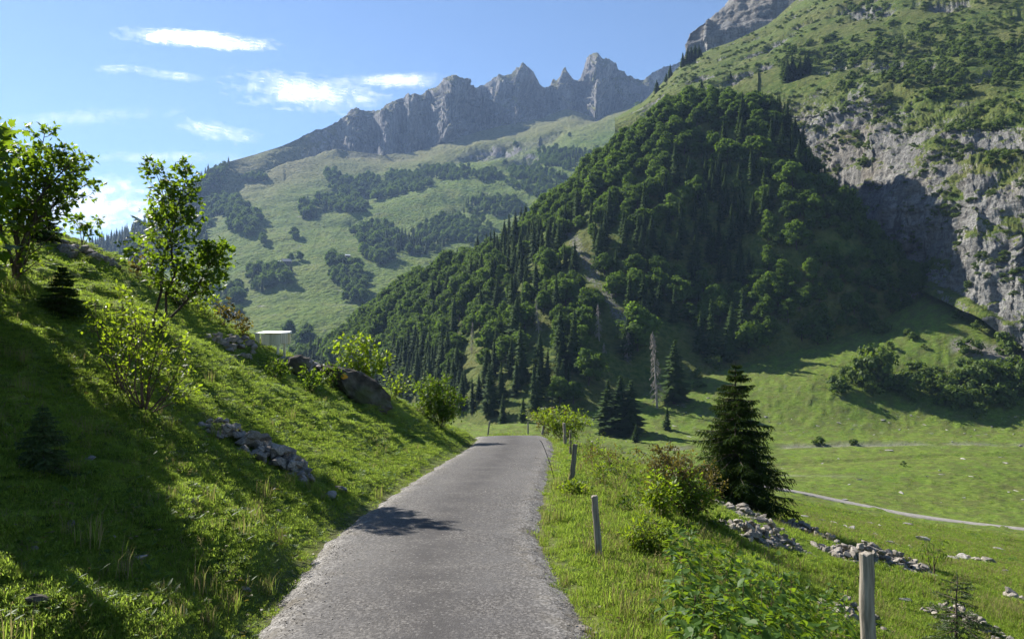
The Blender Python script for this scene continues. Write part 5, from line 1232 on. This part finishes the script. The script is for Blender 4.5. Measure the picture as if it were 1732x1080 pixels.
for x_, y_, zb in ((X(471), .02, -.08), (X(478), .30, -.1), (X(434), -.06, -.1), (X(436), .55, -.1)): board('leg', x_ - .03, x_ + .03, y_, y_ + .06, zb, Z(564))

# ------------------------------------------------------------------ dung on the road, farm far off
dm = MT('dung'); dm.color((.07, .045, .025)); dm.rough(.9)
b = hit(793, 800); D = Geo(); iv, jf = ico(); r = np.random.default_rng(3)
for _ in range(16):
    q = r.normal(size=3) * np.array([.10, .06, 0]); D.add(iv * r.uniform(.02, .05) * np.array([1.2, 1, .7]) + q + (0, 0, .012), jf)
o = link('cow_dung', D.mesh('cow_dung', [dm.m]), None, (b[0], b[1], b[2] + .01)); o['label'] = 'small brown heap of dung lying on the road'; o['category'] = 'dung'

wallm_ = mat_simple('dark_timber_wall', [(.3, (.09, .065, .05)), (.7, (.17, .13, .10))], 1, (1, 1, 4), .3, .03)
roofm = mat_simple('grey_roof', [(.3, (.20, .19, .19)), (.7, (.32, .31, .30))], 2, (1, 1, 1), .2, .02); roofl = mat_simple('sheet_metal_roof', [(.3, (.58, .58, .57)), (.7, (.74, .74, .73))], 2, (1, 1, 1), .1, .01, .4)
glass = MT('window_glass'); glass.color((.03, .035, .04)); glass.rough(.1)
def on_far(px, py):
    d = np.hypot(fx_ - px, fy_ - py); return FR[np.unravel_index(np.argmin(d), d.shape)]
def house(label, px, py, w, l, h, rh, rz, roof, name='farmhouse', nwin=3):
    p = on_far(px, py); t = thing(name, label, 'house', (p[0], p[1], p[2] - .3), rz); a, b_ = w / 2, l / 2
    V = [(-a, -b_, -2), (a, -b_, -2), (a, b_, -2), (-a, b_, -2), (-a, -b_, h), (a, -b_, h), (a, b_, h), (-a, b_, h), (-a, 0, h + rh), (a, 0, h + rh)]
    link('wall', mesh_np('wall', V, [np.array([[0, 1, 5, 4], [2, 3, 7, 6]]), np.array([[1, 2, 6, 9, 5], [3, 0, 4, 8, 7]])], [wallm_], False), t)
    o, e, th = .6, .7, .25; R = []; s = rh / b_
    for sg in (-1, 1): R += [(-a - o, sg * (b_ + e), h - e * s), (a + o, sg * (b_ + e), h - e * s), (a + o, 0, h + rh), (-a - o, 0, h + rh)]
    R = np.array(R); R = np.r_[R + (0, 0, .02), R + (0, 0, th)]
    link('roof', mesh_np('roof', R, np.array([[0, 1, 2, 3], [4, 5, 6, 7], [8, 9, 10, 11], [12, 13, 14, 15], [0, 1, 9, 8], [4, 5, 13, 12], [0, 3, 11, 8], [1, 2, 10, 9], [4, 7, 15, 12], [5, 6, 14, 13]]), [roof], False), t)
    for i in range(nwin):
        x = -a + w * (i + .7) / (nwin + .4); link('window', mesh_np('window', [(x, -b_ - .05, h * .35), (x + 1, -b_ - .05, h * .35), (x + 1, -b_ - .05, h * .72), (x, -b_ - .05, h * .72), (x, -b_ - .01, h * .35), (x + 1, -b_ - .01, h * .35), (x + 1, -b_ - .01, h * .72), (x, -b_ - .01, h * .72)], np.array([[0, 1, 2, 3], [0, 1, 5, 4], [3, 2, 6, 7], [0, 3, 7, 4], [1, 2, 6, 5]]), [glass.m], False), t)
house('timber farmhouse with grey gable roof, right building of the far farm', 484, 446, 11, 9, 4.5, 3.2, .5, roofm)
house('low building with bright metal roof left of the far farmhouse', 474, 447, 8, 8, 3, 1.8, .3, roofl)
house('lowest shed of the far farm with pale roof half behind trees', 461, 451, 10, 6, 2.5, 1.4, .2, roofl, 'shed', 2)
house('tiny lone hut with pale roof on the far pasture', 588, 434, 6, 5, 2.2, 1.4, .4, roofl, 'hut', 1)
# ------------------------------------------------------------------ grass and gravel close to the camera
def tuft(seed, n, hmin, hmax, rad, w, mats, lean=.5, dry=.1):
    r = np.random.default_rng(seed); g = Geo()
    for i in range(n):
        a, q = r.uniform(0, 6.283), rad * math.sqrt(r.random()); h = r.uniform(hmin, hmax); d = r.uniform(0, 6.283); ln = r.uniform(.1, lean) * h
        p = np.array([math.cos(a) * q, math.sin(a) * q, -.01]); dv = np.array([math.cos(d), math.sin(d), 0]); sd = np.array([-dv[1], dv[0], 0]) * w * r.uniform(.7, 1.3)
        m = p + dv * ln * .35 + (0, 0, h * .62); e = p + dv * ln + (0, 0, h * r.uniform(.75, 1.0))
        ti = r.random(); mi = 1 if r.random() < dry else 0
        g.add([p - sd, p + sd, m + sd * .8, m - sd * .8, e], [[0, 1, 2, 3]], mi, ti); g.add([m - sd * .8, m + sd * .8, e], [[0, 1, 2]], mi, ti)
    return g.mesh('grass_tuft', mats, True)
def rosette(seed, n, ln, kind='oval'):
    r = np.random.default_rng(seed); g = Geo(); a = np.arange(n) * 2.4 + r.uniform(-.3, .3, n); el = r.uniform(.1, .8, n)
    ax = np.c_[np.cos(a), np.sin(a), el]; put_leaves(g, kind, ax * .01 + np.c_[r.normal(size=(n, 2)) * ln * .5, np.zeros(n)], ax, np.c_[-np.cos(a) * el, -np.sin(a) * el, np.ones(n)], ln * r.uniform(.6, 1.2, n), r.random(n)); return g.mesh('weed_rosette', [L_GREEN], True)
def stalks(seed, n, h):
    r = np.random.default_rng(seed); g = Geo()
    for i in range(n):
        p = np.array([r.normal() * .05, r.normal() * .05, 0]); e = p + (r.normal() * .10 * h, r.normal() * .10 * h, h * r.uniform(.6, 1.1)); V, Q = tube(bend(p, e, r, .08, 5), [.0016, .0014, .0012, .0010, .0008], 3); g.add(V, Q, 0, r.random())
        for k in range(7): q = e - (0, 0, .012 * k); g.add([q, q + (r.normal() * .008, r.normal() * .008, .016), q + (r.normal() * .008, r.normal() * .008, .004)], [[0, 1, 2]], 0, r.random())
    return g.mesh('dry_stalks', [L_DRY], True)
TUFTS = [tuft(700 + i, 60, .022, .06, .085, .0026, [L_GRASS, L_DRY], .7, .05) for i in range(4)]           # 0-3 short turf
TUFTS += [tuft(710 + i, 50, .05, .13, .085, .0030, [L_GRASS, L_DRY], .7, .06) for i in range(3)]            # 4-6 lush
TUFTS += [tuft(720 + i, 34, .10, .24, .07, .0024, [L_DRY, L_GRASS], .6, .45) for i in range(2)]            # 7-8 dry long
TUFTS += [rosette(730, 11, .055), rosette(731, 14, .04), rosette(732, 9, .075, 'lance')]                   # 9-11 weeds
TUFTS += [stalks(740, 5, .34), stalks(741, 7, .28)]                                                        # 12-13
rg = np.random.default_rng(55)
n = 120000
u = rg.uniform(-.80, .80, n); Yg = np.exp(rg.uniform(math.log(3.3), math.log(62), n)); Xg = u * Yg
d, _ = road_dist(Xg, np.clip(Yg, -4, 60))
edge_n = perlin(Xg * 1.6, Yg * 1.6, Xg * 0 + 12) * .26 + perlin(Xg * 5, Yg * 5, Xg * 0 + 2) * .16 - .08
ok = (np.abs(d) > 1.16 + edge_n) | (Yg > 29)
thin_ = sstep(1.15, 1.75, np.abs(d)) + (Yg > 29)
ok &= rg.random(n) < .25 + .75 * thin_
Xg, Yg, d = Xg[ok], Yg[ok], d[ok]; n = len(Xg)
Zg = gz(Xg, Yg)
ok = ~((Yg > 24) & (HY - (Zg - EYE) / Yg * F > 1090)); 
lush = fbm(Xg * .35, Yg * .35, Xg * 0 + 61, 3); right = d > 0
q = rg.random(n); idx = rg.integers(0, 4, n)
longp = np.where(right, .25 + .55 * lush + .25 * sstep(1.6, 3.0, d), -.05 + .35 * lush)
idx = np.where(q < longp, 4 + rg.integers(0, 3, n), idx)
dryp = np.where(right, .03 + .28 * sstep(.1, .5, perlin(Xg * .3, Yg * .3, Xg * 0 + 71)) * sstep(2.2, 4, d), .006)
idx = np.where(rg.random(n) < dryp, 7 + rg.integers(0, 2, n), idx)
idx = np.where(rg.random(n) < np.where(right, .10, .13), 9 + rg.integers(0, 3, n), idx)
idx = np.where((rg.random(n) < .002 * (1 + 9 * right)) & (np.abs(d) > 1.7), 12 + rg.integers(0, 2, n), idx)
s = rg.uniform(.75, 1.25, n) * np.clip(.75 + Yg / 22, .9, 3.0); s *= np.where(np.abs(d) < 1.5, .7, 1.0)
hs = np.minimum(s, rg.uniform(.7, 1.2, n)) * np.where(right, .82, .62)
for ln, wd in PILES:
    dd = np.full(n, 9.0)
    for a_, b_ in zip(ln[:-1], ln[1:]):
        e_ = b_ - a_; t_ = np.clip(((Xg - a_[0]) * e_[0] + (Yg - a_[1]) * e_[1]) / (e_ @ e_), 0, 1); dd = np.minimum(dd, np.hypot(Xg - a_[0] - t_ * e_[0], Yg - a_[1] - t_ * e_[1]))
    hs = np.where(dd < wd - .15, hs * .35, hs); idx = np.where((dd < wd + .25), idx % 4, idx)
scatter('grass', np.c_[Xg, Yg, Zg], np.c_[rg.normal(size=n) * .12, rg.normal(size=n) * .12, rg.uniform(0, 6.28, n)], np.c_[s, s, hs], TUFTS, idx, kind='stuff', label='short grass, dry blades and small weeds covering the banks', category='grass')
# loose gravel along the edges of the road and on its surface
n = 11000; t = rg.integers(0, len(RF) - 1, n); Yr = np.exp(rg.uniform(math.log(3.6), math.log(24), n)); cxr = np.interp(Yr, RC[:330, 1] if False else np.maximum.accumulate(RC[:, 1]), RC[:, 0])
side = rg.choice([-1, 1], n); off = np.where(rg.random(n) < .30, rg.uniform(-1, 1, n), side * (1.10 + rg.normal(size=n) * .14)); Xr = cxr + off
Yr, Xr = Yr[Yr < 23], Xr[Yr < 23]; n = len(Xr); dr, _ = road_dist(Xr, Yr)
Zr = np.maximum(gz(Xr, Yr), np.where(np.abs(dr) < 1.14, zroad(Yr) + .030 * (1 - (dr / 1.14) ** 2), -99)) + .002
sz = rg.gamma(2.0, .0030, n) + .004
scatter('gravel', np.c_[Xr, Yr, Zr], np.c_[rg.normal(size=(n, 2)) * .2, rg.uniform(0, 6.28, n)], np.c_[sz, sz, sz * .6], STONES[:6], rg.integers(0, 6, n), kind='stuff', label='loose grey gravel along the road edges', category='gravel')
# tussocks and coarse weeds on the valley meadow and the slope below the rock face
rg = np.random.default_rng(56); n = 36000
u = rg.uniform(-.12, .80, n); Yt = np.exp(rg.uniform(math.log(50), math.log(300), n)); Xt = u * Yt
cl = fbm(Xt * .12, Yt * .10, Xt * 0 + 15, 4); ok = rg.random(n) < np.clip(.25 + 1.6 * cl, .05, 1) * np.where(Yt > 186, 1.0, .55)
ok &= np.sqrt(np.minimum.reduce([(Xt - t_[0]) ** 2 + (Yt - t_[1]) ** 2 for t_ in TRK[::3]])) > 2.2
Xt, Yt, cl = Xt[ok], Yt[ok], cl[ok]; n = len(Xt); Zt = gz(Xt, Yt)
s = rg.uniform(2.2, 5.5, n); idx = np.where(rg.random(n) < .10 + .25 * (Yt > 190), 7 + rg.integers(0, 2, n), rg.integers(0, 4, n)); idx = np.where(rg.random(n) < .25, 9 + rg.integers(0, 3, n), idx)
h = s * rg.uniform(.45, 1.0, n) * np.where(idx > 8, .8, np.where(idx > 6, .5, 1.2))
scatter('meadow_tussocks', np.c_[Xt, Yt, Zt - .03], np.c_[np.zeros((n, 2)), rg.uniform(0, 6.28, n)], np.c_[s, s, h], TUFTS, idx, kind='stuff', label='coarse grass tussocks dotted over the valley meadow and slope', category='grass')

# fallen leaves, dead stalks and bare bits in the turf of the left bank
rg = np.random.default_rng(57); r = rg
def litter(seed):
    r = np.random.default_rng(seed); g = Geo(); n = 5
    put_leaves(g, 'oval', np.c_[r.normal(size=(n, 2)) * .05, r.uniform(.01, .035, n)], np.c_[r.normal(size=(n, 2)), r.normal(size=n) * .2], np.c_[r.normal(size=(n, 2)) * .4, np.ones(n)], r.uniform(.018, .05, n), r.random(n)); return g.mesh('leaf_litter', [L_RUST], True)
n = 2600; u = rg.uniform(-.75, .3, n); Yl = np.exp(rg.uniform(math.log(3.4), math.log(13), n)); Xl = u * Yl; dl, _ = road_dist(Xl, Yl)
ok = (np.abs(dl) > 1.25) & (rg.random(n) < np.clip(.2 + 1.3 * fbm(Xl * .7, Yl * .7, Xl * 0 + 81, 3), 0, 1)); Xl, Yl = Xl[ok], Yl[ok]; n = len(Xl)
scatter('leaf_litter', np.c_[Xl, Yl, gz(Xl, Yl) + .015], np.c_[np.zeros((n, 2)), rg.uniform(0, 6.28, n)], np.repeat(rg.uniform(.7, 1.4, n)[:, None], 3, 1), [litter(770), litter(771), litter(772), TUFTS[7], STONES[0]][:4], rg.integers(0, 4, n), kind='stuff', label='brown fallen leaves and dead tufts in the turf of the left bank', category='leaf litter')
for k, (px, py, hp) in enumerate([(150, 778, 22), (325, 850, 30), (190, 912, 18), (268, 900, 16), (120, 890, 20), (415, 1000, 14), (470, 868, 14), (380, 968, 12), (236, 948, 16), (55, 935, 22)]):
    p = hit(px, py); s_ = hp / F * p[1] * 1.1; o = link('bank_stone', STONES[(k * 3) % 10], None, (p[0], p[1], p[2] + .02)); o.scale = (s_ * 1.3, s_, s_ * .8); o.rotation_euler = (.2, .1, k * 1.3)
    o['label'] = 'half sunken grey stone in the shaded turf of the left bank'; o['category'] = 'stone'; o['group'] = 'stones in the turf of the left bank'
# ------------------------------------------------------------------ clouds: thin sheets of ice cloud, 4.5 km up
cm = MT('cloud_ice'); cm.n.remove(cm.b)
au = cm.new('ShaderNodeAttribute', attribute_name='cu'); av = cm.new('ShaderNodeAttribute', attribute_name='cv'); cb = cm.new('ShaderNodeCombineXYZ')
cm.l(au.outputs['Fac'], cb.inputs[0]); cm.l(av.outputs['Fac'], cb.inputs[1]); oi = cm.new('ShaderNodeObjectInfo'); cm.l(cm.math('MULTIPLY', oi.outputs['Random'], 90.0), cb.inputs[2])
nz = cm.noise(cb.outputs[0], 1.0, 7, .62, .9); nz2 = cm.noise(cb.outputs[0], .35, 3, .5)
f = cm.math('ADD', cm.attr('body'), cm.math('ADD', cm.math('MULTIPLY', cm.math('SUBTRACT', nz, .5), 2.0), cm.math('MULTIPLY', cm.math('SUBTRACT', nz2, .5), .8)))
al = cm.math('MULTIPLY', cm.ramp(f, [(.15, 0), (.5, .18), (1.45, 1)]), cm.attr('thick'))
tp = cm.new('ShaderNodeBsdfTransparent'); tl = cm.new('ShaderNodeBsdfTranslucent'); tl.inputs[0].default_value = (.95, .96, .98, 1); df = cm.new('ShaderNodeBsdfDiffuse'); df.inputs[0].default_value = (.95, .96, .98, 1)
m1 = cm.new('ShaderNodeMixShader'); m1.inputs[0].default_value = .75; cm.l(df.outputs[0], m1.inputs[1]); cm.l(tl.outputs[0], m1.inputs[2])
m2 = cm.new('ShaderNodeMixShader'); cm.l(al, m2.inputs[0]); cm.l(tp.outputs[0], m2.inputs[1]); cm.l(m1.outputs[0], m2.inputs[2]); cm.l(m2.outputs[0], cm.out.inputs[0])
def cloud(label, px, py, lx, ly, rot, thick, dens=1.0):
    """a thin lens of cloud whose outline is about lx by ly photo pixels, tilted by rot degrees"""
    nu_, nv_ = 40, 14; a, b = np.meshgrid(np.linspace(-1, 1, nu_), np.linspace(-1, 1, nv_)); c, s = math.cos(math.radians(rot)), math.sin(math.radians(rot))
    X_ = px + a * lx * c - b * ly * s; Y_ = py + a * lx * s + b * ly * c; top = []
    Yd = 4500 * F / (HY - Y_); Q = np.stack([(X_ - HX) / F * Yd, Yd, np.full(Yd.shape, 4500.0)], -1)
    e = np.clip(1 - np.sqrt(a ** 2 + b ** 2), 0, 1); h = 60 * np.sqrt(e)
    V = np.concatenate([(Q + np.stack([0 * h, 0 * h, h], -1)).reshape(-1, 3), (Q - np.stack([0 * h, 0 * h, h * .3], -1)).reshape(-1, 3)])
    fc = grid_faces(nv_, nu_); body = np.clip(1 - np.sqrt(a ** 2 + b ** 2), -.4, 1) * dens + .12; cu = a * lx / 26; cv = b * ly / 9
    base = Q.reshape(-1, 3).mean(0)
    me = mesh_np('cloud', V - base, np.concatenate([fc, fc[:, ::-1] + nu_ * nv_]), [cm.m], True, {'body': np.r_[body.ravel(), body.ravel()], 'cu': np.r_[cu.ravel(), cu.ravel()], 'cv': np.r_[cv.ravel(), cv.ravel()], 'thick': np.full(len(V), thick)})
    o = link('cloud', me, None, tuple(base)); o['label'] = label; o['category'] = 'cloud'
cloud('long bright white cloud streak highest in the sky', 335, 67, 150, 17, 4.5, .82, 1.25)
cloud('small white puff of cloud left of the middle cloud band', 212, 118, 55, 8, 2, .45, .7)
cloud('thin wisp of cloud between the small puff and the wide cloud', 305, 130, 60, 8, 6, .42, .65)
cloud('wide white feathery cloud reaching down to the mountain ridge', 515, 157, 150, 34, 7, .62, .85)
cloud('bright cloud patch just above the left shoulder of the rocky peaks', 665, 137, 110, 15, -1, .5, .95)
cloud('faint slanting cloud streak above the wooded ridge', 365, 222, 80, 18, 12, .45, .7)
cloud('very faint long cloud veil low at the left', 130, 200, 200, 16, -4, .16, .75)
cloud('very faint flat cloud veil behind the maple saplings', 260, 268, 180, 14, -1, .18, .75)
cloud('pale hazy cloud bank low on the left horizon', 150, 350, 230, 60, -2, .5, .9)
# ------------------------------------------------------------------ air
hz = bpy.data.materials.new('haze'); hz.use_nodes = True
for n in list(hz.node_tree.nodes):
    if n.type != 'OUTPUT_MATERIAL': hz.node_tree.nodes.remove(n)
pv = hz.node_tree.nodes.new('ShaderNodeVolumePrincipled')
pv.inputs['Color'].default_value = (.42, .62, 1.0, 1)
pv.inputs['Density'].default_value = 0.000088
pv.inputs['Anisotropy'].default_value = 0.2
hz.node_tree.links.new(pv.outputs[0], [n for n in hz.node_tree.nodes if n.type == 'OUTPUT_MATERIAL'][0].inputs['Volume'])
bx0, bx1, by0, by1, bz0, bz1 = -2600, 2600, -60, 3600, -420, 1050
V = [(x, y, z) for x in (bx0, bx1) for y in (by0, by1) for z in (bz0, bz1)]
hm = mesh_np('haze', V, np.array([[0, 1, 3, 2], [4, 6, 7, 5], [0, 4, 5, 1], [2, 3, 7, 6], [0, 2, 6, 4], [1, 5, 7, 3]]), [hz], False)
link('haze', hm, kind='stuff')
print('range', [float(np.min(G[..., k])) for G in (FR, CL, SP, HD) for k in (0, 1, 2)], [float(np.max(G[..., k])) for G in (FR, CL, SP, HD) for k in (0, 1, 2)])
